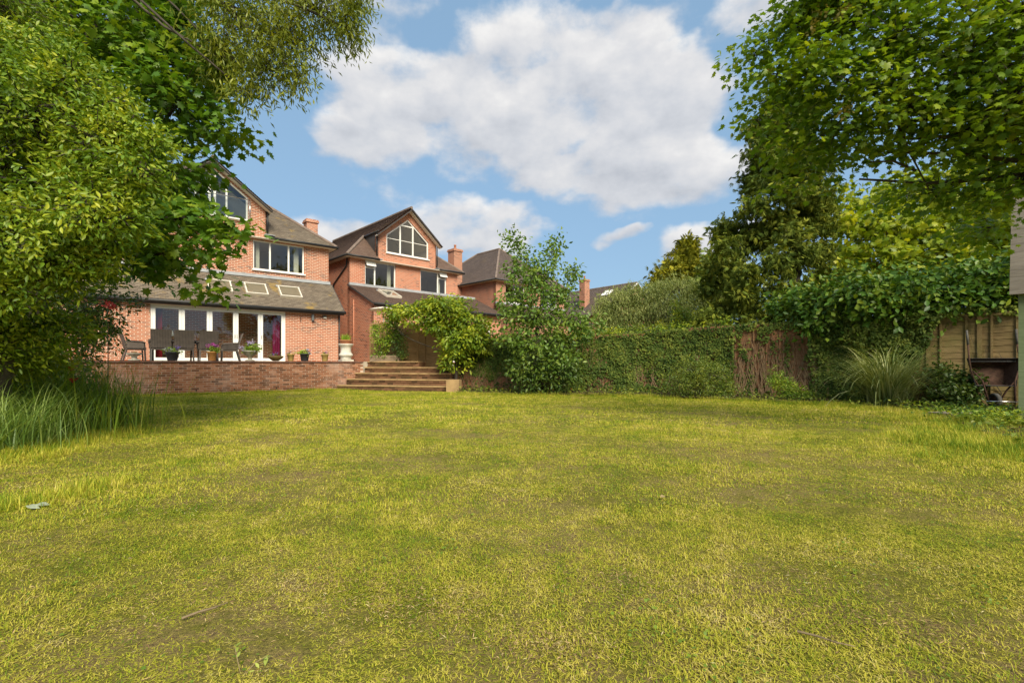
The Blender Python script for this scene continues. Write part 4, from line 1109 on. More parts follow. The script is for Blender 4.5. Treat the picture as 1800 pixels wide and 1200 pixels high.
pot(303, YW, [(.13,0),(.135,.01),(.185,.24),(.20,.25),(.20,.28)], M_DARKPOT, 'black bucket pot of pale and violet flowers before the rattan chairs',
    plants=[('foliage', 260, TW, L_GREENLID, [(0,0,.05),(-.12,0,.04),(.12,0,.03)], (.16,.16,.08), (.04,.07), K), ('flowers', 120, TP, L_CREAM, [(-.1,-.04,.09),(.05,-.06,.08)], (.12,.1,.05), (.02,.035), K), ('flowers', 60, TP, L_VIOL, [(.18,0,.13),(.12,.05,.16)], (.09,.08,.07), (.02,.035), K)])
pot(372.5, YW, [(.11,0),(.115,.01),(.14,.26),(.155,.27),(.155,.31)], M_TERRA, 'orange terracotta pot of bright pink flowers on the wall',
    plants=[('foliage', 300, TW, L_GREENLID, [(0,0,.06),(.06,0,.1)], (.15,.14,.10), (.05,.08), K), ('flowers', 60, TP, L_PINK, [(-.14,0,.21)], (.055,.05,.05), (.035,.05), K), ('flowers', 60, TP, L_PINK, [(.0,.02,.23)], (.055,.05,.05), (.035,.05), K), ('flowers', 60, TP, L_PINK, [(.17,-.02,.20)], (.06,.05,.06), (.035,.05), K)])
pot(439.5, YW, [(.15,0),(.15,.03),(.07,.05),(.055,.10),(.09,.15),(.20,.23),(.235,.32),(.25,.33),(.25,.36)], M_STONE, 'pale stone urn of lilac hydrangea standing before the glass doors', 'stone_urn', cat='urn',
    plants=[('foliage', 420, TW, L_GREENLID, [(0,0,.07),(.1,0,.1)], (.20,.2,.14), (.07,.11), K), ('flowers', 140, TP, L_PURP, [(.05,-.02,.25)], (.14,.12,.09), (.035,.05), K), ('flowers', 90, TP, L_PURP, [(-.24,0,.08)], (.09,.09,.09), (.035,.05), K), ('flowers', 160, TP, L_CREAM, [(0,-.1,-.02)], (.22,.14,.07), (.03,.045), K)])
pot(484.5, YW, [(.10,0),(.11,.01),(.22,.09),(.27,.16),(.27,.18)], M_BRONZE, 'shallow brown bowl of small violet flowers on the wall', 'planted_bowl', cat='bowl',
    plants=[('foliage', 160, TE, L_SMALL, [(0,0,.02)], (.20,.18,.06), (.04,.07), K), ('flowers', 60, TP, L_VIOL, [(-.1,-.05,.06),(.05,-.05,.08)], (.12,.1,.05), (.02,.03), K)])
pot(511, YW, taper, M_TERRAY, 'small ochre glazed pot of mauve flowers between the bowl and the dark pot', sc=.92,
    plants=[('foliage', 90, TE, L_SMALL, [(0,0,.02)], (.12,.12,.05), (.04,.06), K), ('flowers', 60, TP, L_MAUVE, [(0,0,.06)], (.13,.11,.05), (.025,.035), K)])
pot(535.5, YW, [(.12,0),(.125,.01),(.165,.25),(.185,.255),(.185,.28)], M_DARKPOT, 'slate grey tapered pot with one lilac bloom under the wall lamps',
    plants=[('foliage', 260, TW, L_GREENLID, [(0,0,.05),(-.08,0,.06)], (.17,.16,.09), (.05,.08), K), ('flowers', 70, TP, L_PURP, [(.15,-.02,.12)], (.10,.09,.08), (.03,.045), K)])
pot(571, YW, taper, M_TERRAY, 'small yellow ochre pot of mauve flowers between the dark pot and the white urn', sc=.98,
    plants=[('foliage', 90, TE, L_SMALL, [(0,0,.02)], (.12,.12,.05), (.04,.06), K), ('flowers', 80, TP, L_MAUVE, [(0,0,.07)], (.13,.11,.06), (.025,.035), K)])
x_ = hx(608, YW); b_ = HM(x_, YW, T)
r_ = empty('white_urn', b_, 0, 'tall white classical urn pedestal carrying a terracotta pot beside the steps', 'urn')
MB().box((0,0,.03), (.46,.46,.06), Matrix.Rotation(RM, 3, 'Z')).build('plinth', M_STONEW, r_)
MB().lathe([(.20,.06),(.21,.10),(.19,.15),(.24,.19),(.27,.23),(.27,.27),(.23,.31),(.20,.38),(.195,.50),(.22,.58),(.27,.63),(.29,.66),(.29,.69),(.25,.69)], (0,0,0), 24).build('body', M_STONEW, r_, None, True)
b2 = HM(x_, YW, T+.69)
r2 = empty('flower_pot', b2, 0, 'wide terracotta pot of fresh green shoots set on the white urn', 'flower pot')
MB().lathe([(.19,0),(.20,.01),(.235,.11),(.255,.115),(.255,.15),(.22,.15),(.22,.11)], (0,0,0), 20).build('body', M_TERRAR, r2, None, True)
N_ = 220; bs = np.array(b2)+np.stack([RNG.uniform(-.15,.15,N_), RNG.uniform(-.15,.15,N_), np.full(N_, .10)], 1)
blades('shoots', bs, RNG.uniform(.18,.36,N_), RNG.uniform(.0,.45,N_), RNG.uniform(.012,.022,N_), L_GREENLID, r2, b2, 3, .7)
MB().lathe([(.21,.09),(.21,.105)], (0,0,0), 20).build('soil', M_SOIL, r2)
x_ = hx(236, -4.9)
pot(236, -5.0, [(.16,0),(.16,.03),(.08,.05),(.07,.12),(.11,.15),(.20,.20),(.22,.24)], M_STONE, 'low stone urn standing under the end rattan armchair', 'stone_urn', cat='urn',
    plants=[('foliage', 60, TE, L_SMALL, [(0,0,.0)], (.12,.12,.03), (.03,.05), K)])

# ------------------------------------------------------------------ ivy on the fences
_T = np.random.default_rng(3).random((256, 256))
def vn(x, y):
    xi = np.floor(x).astype(int); yi = np.floor(y).astype(int); fx = x-xi; fy = y-yi
    fx = fx*fx*(3-2*fx); fy = fy*fy*(3-2*fy)
    def t(a, b): return _T[a % 256, b % 256]
    return (t(xi,yi)*(1-fx)+t(xi+1,yi)*fx)*(1-fy)+(t(xi,yi+1)*(1-fx)+t(xi+1,yi+1)*fx)*fy
def fbm(x, y, o=4):
    s = 0; a = .5
    for i in range(o): s = s+a*vn(x*2**i+17*i, y*2**i+5*i); a *= .5
    return s/(1-.5**o)
def ivy(name, label, pts, tops, n, cover, m=L_IVY, size=(.05,.085), thick=(.04,.18), over=.14, stems=0, root_i=0, stem_m=None):
    P = np.array(pts); seg = np.linalg.norm(np.diff(P, axis=0), axis=1); cum = np.r_[0, np.cumsum(seg)]
    root = empty(name, (P[root_i][0], P[root_i][1], 0), 0, label, 'ivy'); org = np.array(root.location)
    def place(s):
        i = np.clip(np.searchsorted(cum, s)-1, 0, len(seg)-1); t = (s-cum[i])/seg[i]
        p = P[i]+(P[i+1]-P[i])*t[:, None]; d = (P[i+1]-P[i])/seg[i][:, None]
        return p, np.stack([d[:, 1], -d[:, 0]], 1), d, np.interp(s, cum, tops)
    s = RNG.uniform(0, cum[-1], n*3); p, nm, d, tp = place(s)
    z = RNG.uniform(0, 1, len(s))*(tp+over)
    px = 900+F*p[:, 0]/p[:, 1]
    keep = RNG.random(len(s)) < cover(px, z, s, tp); idx = np.where(keep)[0][:n]
    s, p, nm, d, z, tp = s[idx], p[idx], nm[idx], d[idx], z[idx], tp[idx]
    lump = fbm(s*1.6, z*1.8, 3); off = thick[0]+(thick[1]-thick[0])*np.clip((lump-.3)*2, 0, 1)*RNG.random(len(s))**.5
    off = np.where(z > tp+.02, RNG.uniform(-.25, .2, len(s)), off)
    pos = np.stack([p[:, 0]+nm[:, 0]*off, p[:, 1]+nm[:, 1]*off, z], 1)
    nor = np.stack([nm[:, 0], nm[:, 1], np.zeros(len(s))], 1)*1.0+RNG.normal(size=(len(s), 3))*.45+np.array([[0,0,.45]])
    tip = np.array([[0,0,-1.0]])+RNG.normal(size=(len(s), 3))*.5
    rnd = np.clip(.25*lump+.6*RNG.random(len(s))+.12*(z/tp), 0, 1)
    leaf_mesh('foliage', pos, nor, tip, RNG.uniform(*size, len(s)), TI, m, root, org, rnd)
    mb = MB(); L = cum[-1]
    for k in range(stems):
        s0 = random.uniform(0, L); pts_ = []; ss = s0; zz = 0.02
        top = np.interp(s0, cum, tops)*random.uniform(.5, 1)
        nseg = 9
        for i in range(nseg):
            pp, n2, dd, _ = place(np.array([min(max(ss, 0.01), L-.01)]))
            o_ = .045+.02*random.random(); pts_.append((pp[0][0]+n2[0][0]*o_, pp[0][1]+n2[0][1]*o_, zz))
            ss += random.uniform(-.09, .09); zz += top/nseg
        r = random.uniform(.006, .016); mb.tube(pts_, [r*(1-.08*i) for i in range(nseg)], 4, False)
    if stems: stuff(mb.build('stems', stem_m or M_DEAD, root, org))
    return root
def cov_left(px, z, s, tp):
    f = fbm(s*1.1+3, z*1.3, 4)
    c = np.where(z < .85, np.where(f > .53, 1.0, .10), np.where(f > .30, 1.0, .18))
    return np.where((px > 1040) & (px < 1292), np.maximum(c, np.where(z > .6, .9, .35)), c)
ivy('ivy', 'dark ivy smothering the long old fence beyond the lawn', FL, [1.70,1.74,1.84,1.96,2.06,2.12,2.16], 19000, cov_left, stems=150, over=.1)
def cov_mid(px, z, s, tp):
    f = fbm(s*2.2+9, z*1.6, 4)
    c = np.where(f > .60, .75, .05)
    c = np.where(z > tp-.18, .95, c); c = np.where((px > 1372) & (z < 1.0), np.maximum(c, np.where(f > .56, .6, .05)), c)
    return np.where((px > 1380) & (px < 1388), .5, c)
ivy('ivy', 'sparse ivy and dead stems straggling over the red brown panels', FM, [2.19,2.22,2.24], 1900, cov_mid, over=.05, thick=(.04,.12), stems=110)
FI = [PX(1425,13.8), PX(1470,13.4), PX(1530,12.85), PX(1632,12.1), PX(1700,11.65), PX(1800,11.0)]
def cov_right(px, z, s, tp):
    f = fbm(s*1.5+30, z*1.5, 3)
    lim = np.interp(px, [1425,1500,1560,1610,1640,1660,1800], [0,0,.3,.9,1.75,2.12,2.16])
    c = np.where(z > lim+.25*(f-.5), 1.0, 0.02); c = np.where((px > 1655), np.where(z > 2.08+.2*(f-.5), .6, 0.0), c)
    return np.where((px < 1440) & (z < 1.2) & (f < .5), .3, c)
ivy('ivy', 'thick dark ivy curtain hanging behind the pampas grass', FI, [2.3,2.4,2.4,2.25,2.1,2.1], 8500, cov_right, thick=(.08,.42), over=.25, stems=14, stem_m=M_BARK)

# ------------------------------------------------------------------ trees and shrubs
BP = blob_px
# left foreground evergreen with long leaves
bl = [BP(-60,330,5.4,180,140), BP(50,200,5.3,120,80), BP(140,160,5.5,70,46), BP(40,420,5.2,140,80), BP(185,260,5.3,70,60), BP(150,370,5.1,90,62), BP(225,225,5.4,40,34),
      BP(245,300,5.3,42,38), BP(105,470,5.3,80,40), BP(10,510,5.2,90,46), BP(-40,120,5.6,130,70), BP(215,385,5.2,38,32), BP(185,440,5.3,30,24), BP(60,90,5.8,70,36), BP(-150,450,5.2,140,150),
      BP(-40,600,5.6,110,50), BP(60,580,6.0,80,34), BP(-10,640,6.3,70,36), BP(70,630,6.5,50,26), BP(-60,-10,6.2,150,60), BP(270,250,5.4,22,18), BP(120,110,5.6,40,30), BP(190,180,5.4,36,28)]
tree('evergreen_tree', 'leafy evergreen with long yellow green leaves overhanging the clumps of tall grass', 'tree', (-6.3, 6.0, 0), (-6.0, 5.7, 1.7), bl, 82000, TE, L_LAUREL, .12, limb_r=.035,
     per_clump=26, sig=.085, shell=.35, up=.45, down=.15, outw=.9, rand=.65, size=(.042,.086), flat=.8)
# left maple behind
bl = [BP(315,180,7.6,70,66), BP(385,228,7.6,40,34), BP(430,245,7.6,18,14), BP(260,110,8,110,70), BP(150,40,8,140,60), BP(320,60,8.2,60,60), BP(390,130,7.8,35,40), BP(290,300,7.6,58,60),
      BP(355,292,7.6,24,18), BP(310,385,7.4,55,42), BP(390,392,7.3,34,20), BP(412,415,7.3,20,16), BP(285,445,7.3,60,30), BP(375,440,7.2,26,16), BP(235,465,7.4,60,32), BP(325,498,7.2,36,15), BP(375,512,7.1,26,10), BP(405,497,7.1,18,9),
      BP(20,20,8.5,140,70), BP(250,380,8.4,110,90), BP(150,280,8.6,130,110), BP(60,160,8.8,150,100), BP(250,-50,8.2,130,60), BP(60,-60,8.2,150,60)]
tree('maple_tree', 'maple with dark lobed leaves spreading in front of the salmon brick gable', 'tree', (-8.9, 8.9, 0), (-8.0, 8.6, 3.2), bl, 18000, TM, L_MAPLE, .20, limb_r=.06,
     per_clump=16, sig=.20, shell=.3, up=.75, down=.35, outw=.7, rand=.5, size=(.095,.155), flat=.5)
# hanging narrow-leaved branches at the top left
bl = [BP(420,30,7.2,80,60), BP(500,60,7.2,70,60), BP(560,20,7.2,80,50), BP(610,50,7.2,28,42), BP(470,120,7.2,50,45), BP(520,130,7.1,28,30), BP(430,160,7.1,26,24), BP(385,90,7.3,40,50), BP(590,-50,7.2,90,50), BP(440,-50,7.3,120,50), BP(625,10,7.2,18,26)]
tree('narrow_leaved_tree', 'tall tree trailing sprays of narrow leaves against the blue sky', 'tree', (-11.2, 7.6, 0), (-7.6, 7.5, 8.0), bl, 13500, TN, L_ASH, .2, limb_r=.035, twr=.005,
     per_clump=20, sig=.12, shell=.15, up=.35, down=.9, outw=.25, rand=.8, size=(.07,.13))
# dark shrub by the left end of the wall
bl = [BP(150,545,10.2,55,45), BP(195,530,10.2,34,26), BP(105,590,10,60,50), BP(45,560,9.6,80,60), BP(20,640,9.2,80,50), BP(175,590,10.3,34,34), BP(120,640,10.2,40,30), BP(60,500,10.4,90,50), BP(-60,560,9,110,90)]
tree('dark_shrub', 'dark evergreen shrub with a few reddish leaves at the end of the terrace wall', 'shrub', (-10.6, 10.4, 0), (-10.2, 10.3, .9), bl, 11000, TE, L_DARK, .07, limb_r=.02,
     per_clump=24, sig=.13, shell=.4, up=.4, down=.2, outw=.7, rand=.8, size=(.07,.12))
rb = [BP(190,537,10,12,6), BP(180,548,10,5,4)]
# right sycamore, trunk outside the frame
bl = [BP(1325,98,6.8,42,20), BP(1345,75,6.8,35,25), BP(1410,40,6.8,60,45), BP(1355,180,6.8,48,28), BP(1330,210,6.8,28,16), BP(1420,130,6.5,66,48), BP(1480,30,6.5,90,60), BP(1500,150,6.2,90,55), BP(1395,262,6.8,48,34),
      BP(1465,230,6.5,80,42), BP(1580,60,6,100,70), BP(1600,190,6,100,55), BP(1560,262,6.4,44,20), BP(1700,100,5.8,110,80), BP(1690,235,6,100,50), BP(1650,335,6.4,90,36), BP(1780,180,5.6,100,80), BP(1790,325,6,90,50),
      BP(1740,400,7,60,26), BP(1500,-60,6.3,120,60), BP(1640,-60,6,120,60), BP(1800,20,5.5,120,80), BP(1400,330,7,36,22), BP(1465,300,6.9,40,22), BP(1500,255,6.6,30,20), BP(1950,150,5.5,140,150), BP(1440,-10,6.6,60,40), BP(1365,130,6.7,40,28)]
syc = tree('sycamore_tree', 'sycamore whose broad leafy branches reach in over the lawn by the shed', 'tree', (9.4, 6.2, 0), (7.6, 6.0, 4.4), bl, 18000, TM, L_SYC, .24, limb_r=.05, twr=.006,
     per_clump=15, sig=.19, shell=.2, up=.8, down=.35, outw=.65, rand=.45, size=(.058,.105), flat=.5)
so_ = Vector(syc.location)
for pts in ([(1830,190,5.6),(1780,120,5.7),(1725,75,5.8),(1715,40,5.9),(1700,10,6)], [(1840,225,5.7),(1760,215,5.8),(1680,205,6),(1600,180,6.2),(1550,160,6.3)], [(1850,247,5.6),(1760,246,5.8),(1650,240,6),(1600,245,6.2)],
            [(1850,290,5.8),(1780,282,5.9),(1680,270,6.1),(1560,268,6.4)], [(1534,160,6.2),(1570,200,6.2),(1600,270,6.2),(1633,333,6.2)], [(1610,300,6.25),(1570,283,6.3),(1528,285,6.4)], [(1850,300,5.9),(1740,315,6.1),(1630,322,6.3),(1510,315,6.6)],
            [(1725,70,5.8),(1680,110,6),(1620,140,6.2)]):
    q = [at(*p) for p in pts]; k = len(q); r0 = .034 if pts[0][0] > 1800 else .020
    MB().tube(q, [r0*(1-.6*i/(k-1)) for i in range(k)], 7).build('limb', M_BARK, syc, so_, True)
kb = [BP(1437,22,6.4,8,14), BP(1430,48,6.4,7,10), BP(1527,138,6,9,7), BP(1478,25,6.3,8,12), BP(1355,115,6.6,8,8), BP(1605,75,5.9,10,8), BP(1700,60,5.7,9,9), BP(1485,195,6.1,9,9)]
pos, nor, tip, sz, rnd, cc, C = scatter(kb, 240, per_clump=6, sig=.03, size=(.03,.05), down=1)
stuff(leaf_mesh('seed_keys', pos, nor, tip, sz, TP, L_KEYS, syc, so_, rnd))
# tall cypress behind the fence
lev = [(190,1385,26),(225,1375,38),(265,1385,52),(300,1390,62),(335,1382,64),(370,1370,74),(405,1360,84),(440,1362,88),(475,1358,92),(505,1362,100),(535,1358,100),(562,1358,104)]
bl = []
rs = random.Random(4)
for (py, cx, hw) in lev:
    for k in range(5):
        bl.append(BP(cx+(-1+.5*k)*hw+rs.uniform(-8,8), py+rs.uniform(-12,12), 17+rs.uniform(-.9,.9)-.8*(1-abs(k-2)/2), 22+rs.uniform(-5,8), 16+rs.uniform(-3,6)))
tree('cypress_tree', 'tall cypress with drooping gold tipped sprays rising behind the fence', 'tree', (gx(1385,17.2), 17.2, 0), at(1385,260,17.2), bl, 26000, TS, L_CON, .2, limbs=False, twr=.012,
     per_clump=26, sig=.16, shell=.1, up=.1, down=1.1, outw=.6, rand=.9, size=(.13,.28))
# cherry laurel hanging over the fence
bl = [BP(1400,540,14.6,40,26), BP(1450,530,13.8,50,28), BP(1530,515,13.0,70,36), BP(1610,512,12.6,70,34), BP(1690,505,12.2,70,36), BP(1770,495,11.8,60,40), BP(1560,540,12.7,60,24), BP(1660,535,12.0,60,24), BP(1850,480,11.4,70,60), BP(1760,530,11.6,50,22), BP(1445,565,13.5,30,18)]
tree('cherry_laurel', 'dense glossy laurel leaning over the ochre fence near the wheelbarrow', 'shrub', (gx(1620,13.3), 13.3, 0), (gx(1620,13.2), 13.2, 1.6), bl, 12500, TW, L_CHERRYL, .12, limb_r=.03,
     per_clump=22, sig=.2, shell=.45, up=.5, down=.45, outw=.8, rand=.55, size=(.12,.20))
# pale tree behind, closing the right background
bl = [BP(1480,380,18.5,50,40), BP(1545,360,18.5,40,30), BP(1560,420,18,80,50), BP(1650,400,18,90,60), BP(1750,380,17.5,90,70), BP(1590,470,17.5,110,50), BP(1720,470,17,110,50), BP(1830,420,17,100,100), BP(1500,470,18,70,45), BP(1680,310,19,70,40), BP(1790,270,19,80,60), BP(1590,340,19,50,26)]
tree('broadleaf_tree', 'bright yellow green tree glowing behind the laurel and the sycamore', 'tree', (gx(1650,18), 18, 0), at(1650,520,18), bl, 13000, TM, L_BACK, .25, limb_r=.07, twr=.012,
     per_clump=22, sig=.32, shell=.4, up=.6, down=.4, outw=.6, rand=.6, size=(.17,.27), flat=.7)
# sapling and bush in front of the ivy fence
bl = [BP(905,425,16.6,22,12), BP(925,455,16.6,28,16), BP(970,440,16.6,14,22), BP(900,480,16.5,22,22), BP(950,480,16.4,34,24), BP(915,520,16.4,40,26), BP(975,520,16.4,40,26), BP(1010,495,16.5,12,12), BP(890,545,16.3,26,18), BP(940,560,16.2,60,28), BP(1005,560,16.2,44,26),
      BP(905,590,16.2,36,20), BP(960,600,16.0,56,28), BP(1030,585,16.2,30,20), BP(930,640,16.1,30,28), BP(985,635,16.1,30,26), BP(900,410,16.6,10,8), BP(980,418,16.6,8,10), BP(1008,478,16.6,8,8)]
sp = tree('sapling_tree', 'young tree with silvery green leaves and an open top before the ivy fence', 'tree', (gx(952,16.5), 16.5, 0), at(945,560,16.5), bl, 7000, TW, L_SAP, .06, limb_r=.02, twr=.007,
     per_clump=14, sig=.15, shell=.1, up=.5, down=.4, outw=.6, rand=.8, size=(.10,.17))
bl = [BP(930,645,16.2,34,26), BP(985,655,16.2,36,26), BP(955,675,16.1,46,16)]
tree('dark_shrub', 'low dark bush filling the foot of the young silvery tree', 'shrub', (gx(955,16.2), 16.2, 0), at(955,665,16.2), bl, 3600, TE, L_DARK, .04, limb_r=.015, per_clump=18, sig=.13, shell=.4, up=.3, down=.5, outw=.7, rand=.7, size=(.09,.15))
# lime bush over the brown panels
bl = [BP(735,552,18.9,40,22), BP(785,550,18.6,44,26), BP(825,565,18.4,30,26), BP(700,548,19.4,24,12), BP(775,575,18.5,32,14), BP(812,600,18.3,32,26), BP(835,590,18.2,22,22), BP(800,630,18.2,28,22), BP(780,535,18.8,40,12), BP(845,610,18.2,16,14), BP(690,560,19.5,14,10)]
tree('lime_bush', 'large lime green bush spilling over the brown fence beside the steps', 'shrub', (gx(800,18.3), 18.3, 0), at(800,625,18.3), bl, 8500, TE, L_BUSH, .07, limb_r=.025,
     per_clump=18, sig=.14, shell=.35, up=.55, down=.3, outw=.9, rand=.5, size=(.13,.21), flat=.6)
bl = [BP(870,600,18.9,26,10), BP(920,598,18.6,40,10), BP(1000,592,18.2,50,10), BP(1080,588,17.8,40,8), BP(1150,582,17.3,40,7), BP(1210,577,16.6,36,6), BP(1262,571,15.8,26,5)]
tree('hedge', 'band of bright yellow green leaves along the top of the ivy fence', 'hedge', (gx(1000,18.4), 18.4, 0), at(1000,630,18.4), bl, 4200, TE, L_BUSH, .04, limbs=False, per_clump=14, sig=.10, shell=.2, up=.7, down=.1, outw=.5, rand=.6, size=(.09,.14))
# climbers in the raised planter
bl = [BP(690,570,19.85,16,12), BP(672,600,19.85,16,16), BP(685,590,19.8,14,16), BP(668,622,19.8,12,8), BP(662,580,19.9,8,14)]
tree('climbing_plant', 'fresh green climber growing from the raised planter up the fence', 'climber', (gx(678,19.9), 19.9, T+.2), at(680,600,19.9), bl, 1500, TW, L_CLIMB, .015, limb_r=.008, twr=.004, per_clump=10, sig=.09, shell=.1, up=.4, down=.4, rand=.8, size=(.07,.12))
bl = [BP(703,605,19.75,12,16), BP(700,585,19.8,10,12), BP(707,622,19.7,10,8)]
tree('dark_climber', 'narrow dark green shrub against the brown panel beside the raised planter', 'climber', (gx(704,19.75), 19.75, T), at(703,610,19.75), bl, 900, TE, L_DARK, .015, limb_r=.008, tw=False, per_clump=10, sig=.08, shell=.2, rand=.8, size=(.07,.11))
# weeping tree
bl = [BP(1085,532,24,34,18), BP(1130,522,24,42,20), BP(1185,512,24,46,22), BP(1235,522,24,30,24), BP(1258,545,24,18,26), BP(1068,555,24,20,22), BP(1105,560,23.6,36,26), BP(1170,550,23.4,44,30), BP(1225,560,23.6,30,26), BP(1195,580,23.4,34,20), BP(1075,580,23.6,22,16), BP(1140,580,23.4,34,18)]
tree('weeping_tree', 'dome of a weeping tree with grey green trailing shoots beyond the fence', 'tree', (gx(1165,24), 24, 0), at(1165,540,24), bl, 36000, TN, L_WEEP, .16, limb_r=.04, twr=.01,
     per_clump=34, sig=.2, shell=.5, up=.25, down=1.6, outw=.5, rand=.7, size=(.11,.22))
# golden conifers behind
bl = [BP(1205,445,33,12,14), BP(1200,470,33,26,16), BP(1180,485,33,28,14), BP(1225,480,33,30,18), BP(1160,495,33,14,10), BP(1208,435,33,6,8)]
tree('golden_conifer', 'yellow green conifer with a pointed top behind the weeping tree', 'tree', (gx(1200,33), 33, 0), at(1200,500,33), bl, 3600, TS, L_CONY, .2, limbs=False, tw=False, per_clump=18, sig=.3, shell=.3, up=.3, down=.1, outw=.7, rand=.8, size=(.3,.55))
bl = [BP(1255,465,30,16,16), BP(1275,490,30,24,26), BP(1250,500,30,22,22), BP(1285,460,30,18,16), BP(1300,520,29,24,30), BP(1270,530,29,20,20), BP(1270,450,30,12,8)]
tree('broadleaf_tree', 'loose dark green tree between the golden conifer and the cypress', 'tree', (gx(1275,30), 30, 0), at(1275,520,30), bl, 3600, TM, L_SMALL, .2, limb_r=.05, twr=.012, per_clump=16, sig=.35, shell=.2, rand=.7, size=(.22,.36))
bl = [BP(1195,560,19.6,14,20), BP(1190,585,19.6,18,12), BP(1187,540,19.6,7,10)]
tree('small_shrub', 'slim yellow green shrub standing in front of the weeping tree', 'shrub', (gx(1192,19.6), 19.6, 0), at(1192,600,19.6), bl, 1100, TE, L_BUSH, .03, limb_r=.012, tw=False, per_clump=12, sig=.1, shell=.2, size=(.09,.14))
bl = [BP(1160,572,20.2,10,8), BP(1170,578,20.2,8,6)]
tree('small_shrub', 'little golden leaved shrub low in front of the weeping tree', 'shrub', (gx(1164,20.2), 20.2, 0), at(1164,590,20.2), bl, 380, TE, L_YELL, .02, limb_r=.01, tw=False, per_clump=10, sig=.07, shell=.1, size=(.08,.12))
bl = [BP(1110,580,20.4,24,14), BP(1085,585,20.4,18,12), BP(1235,565,19.5,24,24), BP(1255,545,19.5,14,14), BP(1140,588,20,20,8)]
tree('small_shrub', 'rounded mid green shrubs merging behind the top of the ivy fence', 'shrub', (gx(1150,20), 20, 0), at(1150,600,20), bl, 2200, TE, L_SMALL, .03, limbs=False, tw=False, per_clump=12, sig=.12, shell=.3, size=(.08,.13))
# bushes in the bed in front of the fence
bl = [BP(1215,650,14.6,34,20), BP(1250,660,14.5,34,22), BP(1195,672,14.5,28,18), BP(1235,682,14.4,40,12), BP(1275,680,14.4,20,14)]
tree('small_shrub', 'sprawling olive green shrub growing against the ivy beside the bare panels', 'shrub', (gx(1230,14.6), 14.6, 0), at(1230,675,14.6), bl, 6500, TN, L_SMALL, .03, limb_r=.012, per_clump=24, sig=.10, shell=.4, up=.4, down=.2, rand=.8, size=(.06,.11), twr=.004)
bl = [BP(1372,672,13.4,18,12), BP(1385,685,13.2,20,12), BP(1362,660,13.5,10,8), BP(1405,690,13.0,18,10)]
tree('fern', 'fresh green ferny clump at the foot of the red brown panels', 'fern', (gx(1378,13.3), 13.3, 0), None, bl, 1600, TN, L_CLIMB, tw=False, per_clump=16, sig=.08, shell=.2, up=.5, down=.2, size=(.06,.12))
bl = [BP(1655,660,11.7,24,16), BP(1690,675,11.3,24,20), BP(1668,692,11.3,30,16), BP(1700,700,11.0,20,12)]
tree('dark_shrub', 'small dark shrub between the pampas grass and the wheelbarrow', 'shrub', (gx(1675,11.3), 11.3, 0), at(1675,690,11.3), bl, 2600, TW, L_DARK, .03, limb_r=.012, tw=False, per_clump=12, sig=.10, shell=.3, size=(.07,.12))
# red flowers on the dark shrub
bs = Vector((gx(186,9.6), 9.6, 0)); 
r_ = empty('rose_shrub', bs, 0, 'thin stemmed rose with a few red blooms in front of the brick wall', 'rose')
MB().tube([bs, bs+Vector((.03,.02,.9)), at(190,552,9.6), at(190,538,9.6)], [.012,.009,.006,.004], 6).build('stem', M_BARK, r_, bs)
pos, nor, tip, sz, rnd, *_ = scatter([BP(188,536,9.6,7,5), BP(196,540,9.6,4,3)], 60, per_clump=10, sig=.03, size=(.03,.055)); leaf_mesh('blooms', pos, nor, tip, sz, TP, L_REDL, r_, bs, rnd)
pos, nor, tip, sz, rnd, *_ = scatter([BP(188,560,9.6,14,12), BP(182,590,9.6,14,16)], 160, per_clump=8, sig=.06, size=(.04,.07)); leaf_mesh('foliage', pos, nor, tip, sz, TE, L_DARK, r_, bs, rnd)

# pampas grass
pb = np.array([gx(1560,11.7), 11.7, 0.02]); r_ = empty('pampas_grass', pb, 0, 'big arching clump of pampas grass in front of the dark ivy', 'grass clump')
N_ = 720; bb = pb+np.stack([RNG.normal(0,.16,N_), RNG.normal(0,.14,N_), np.zeros(N_)], 1)
dr = np.arctan2(bb[:,1]-pb[1], bb[:,0]-pb[0])+RNG.normal(0,.6,N_)
blades('leaves', bb, RNG.uniform(1.1,2.25,N_), np.abs(RNG.normal(.05,.38,N_)), RNG.uniform(.012,.026,N_), L_PAMP, r_, pb, 8, 1.6, dr)
# tall grasses on the left
def clump(name, label, cat, ctr, sx, sy, N, L, lean, w, m, droop, segs=5, cx=None):
    c = np.array(ctr); r = empty(name, c, 0, label, cat)
    bb = c+np.stack([RNG.normal(0,sx,N), RNG.normal(0,sy,N), np.full(N,.0)], 1)
    blades('leaves', bb, RNG.uniform(*L,N), np.abs(RNG.normal(0,lean,N)), RNG.uniform(*w,N), m, r, c, segs, droop)
    return r
cA = (gx(120,7.0), 7.0, .02)
rA = clump('lily_clump', 'tall clump of green strap leaves with red lily flowers beside the wall', 'grass clump', cA, .42, .40, 900, (.6,1.22), .22, (.008,.017), L_BLADE, .75)
for (px, py) in ((125,652),(128,673)):
    c = at(px, py, 6.8); MB().tube([Vector(cA)+Vector((.05,-.1,0)), c.lerp(Vector(cA), .4)+Vector((0,0,.15)), c], [.006,.005,.004], 5).build('flower_stem', L_BLADE, rA, cA)
    pos = np.tile(np.array(c), (6,1)); a = np.arange(6)*PI/3; tip = np.stack([np.cos(a), np.sin(a), np.full(6,.9)], 1); nor = np.stack([-np.cos(a), -np.sin(a), np.full(6,.9)], 1)
    leaf_mesh('petals', pos, nor, tip, np.full(6,.11), TW, L_REDL, rA, cA)
clump('grass_clump', 'green grassy clump whose thin stems cross the end of the terrace wall', 'grass clump', (gx(175,7.6), 7.6, .02), .22, .22, 380, (.5,1.05), .25, (.006,.012), L_BLADE, .8)
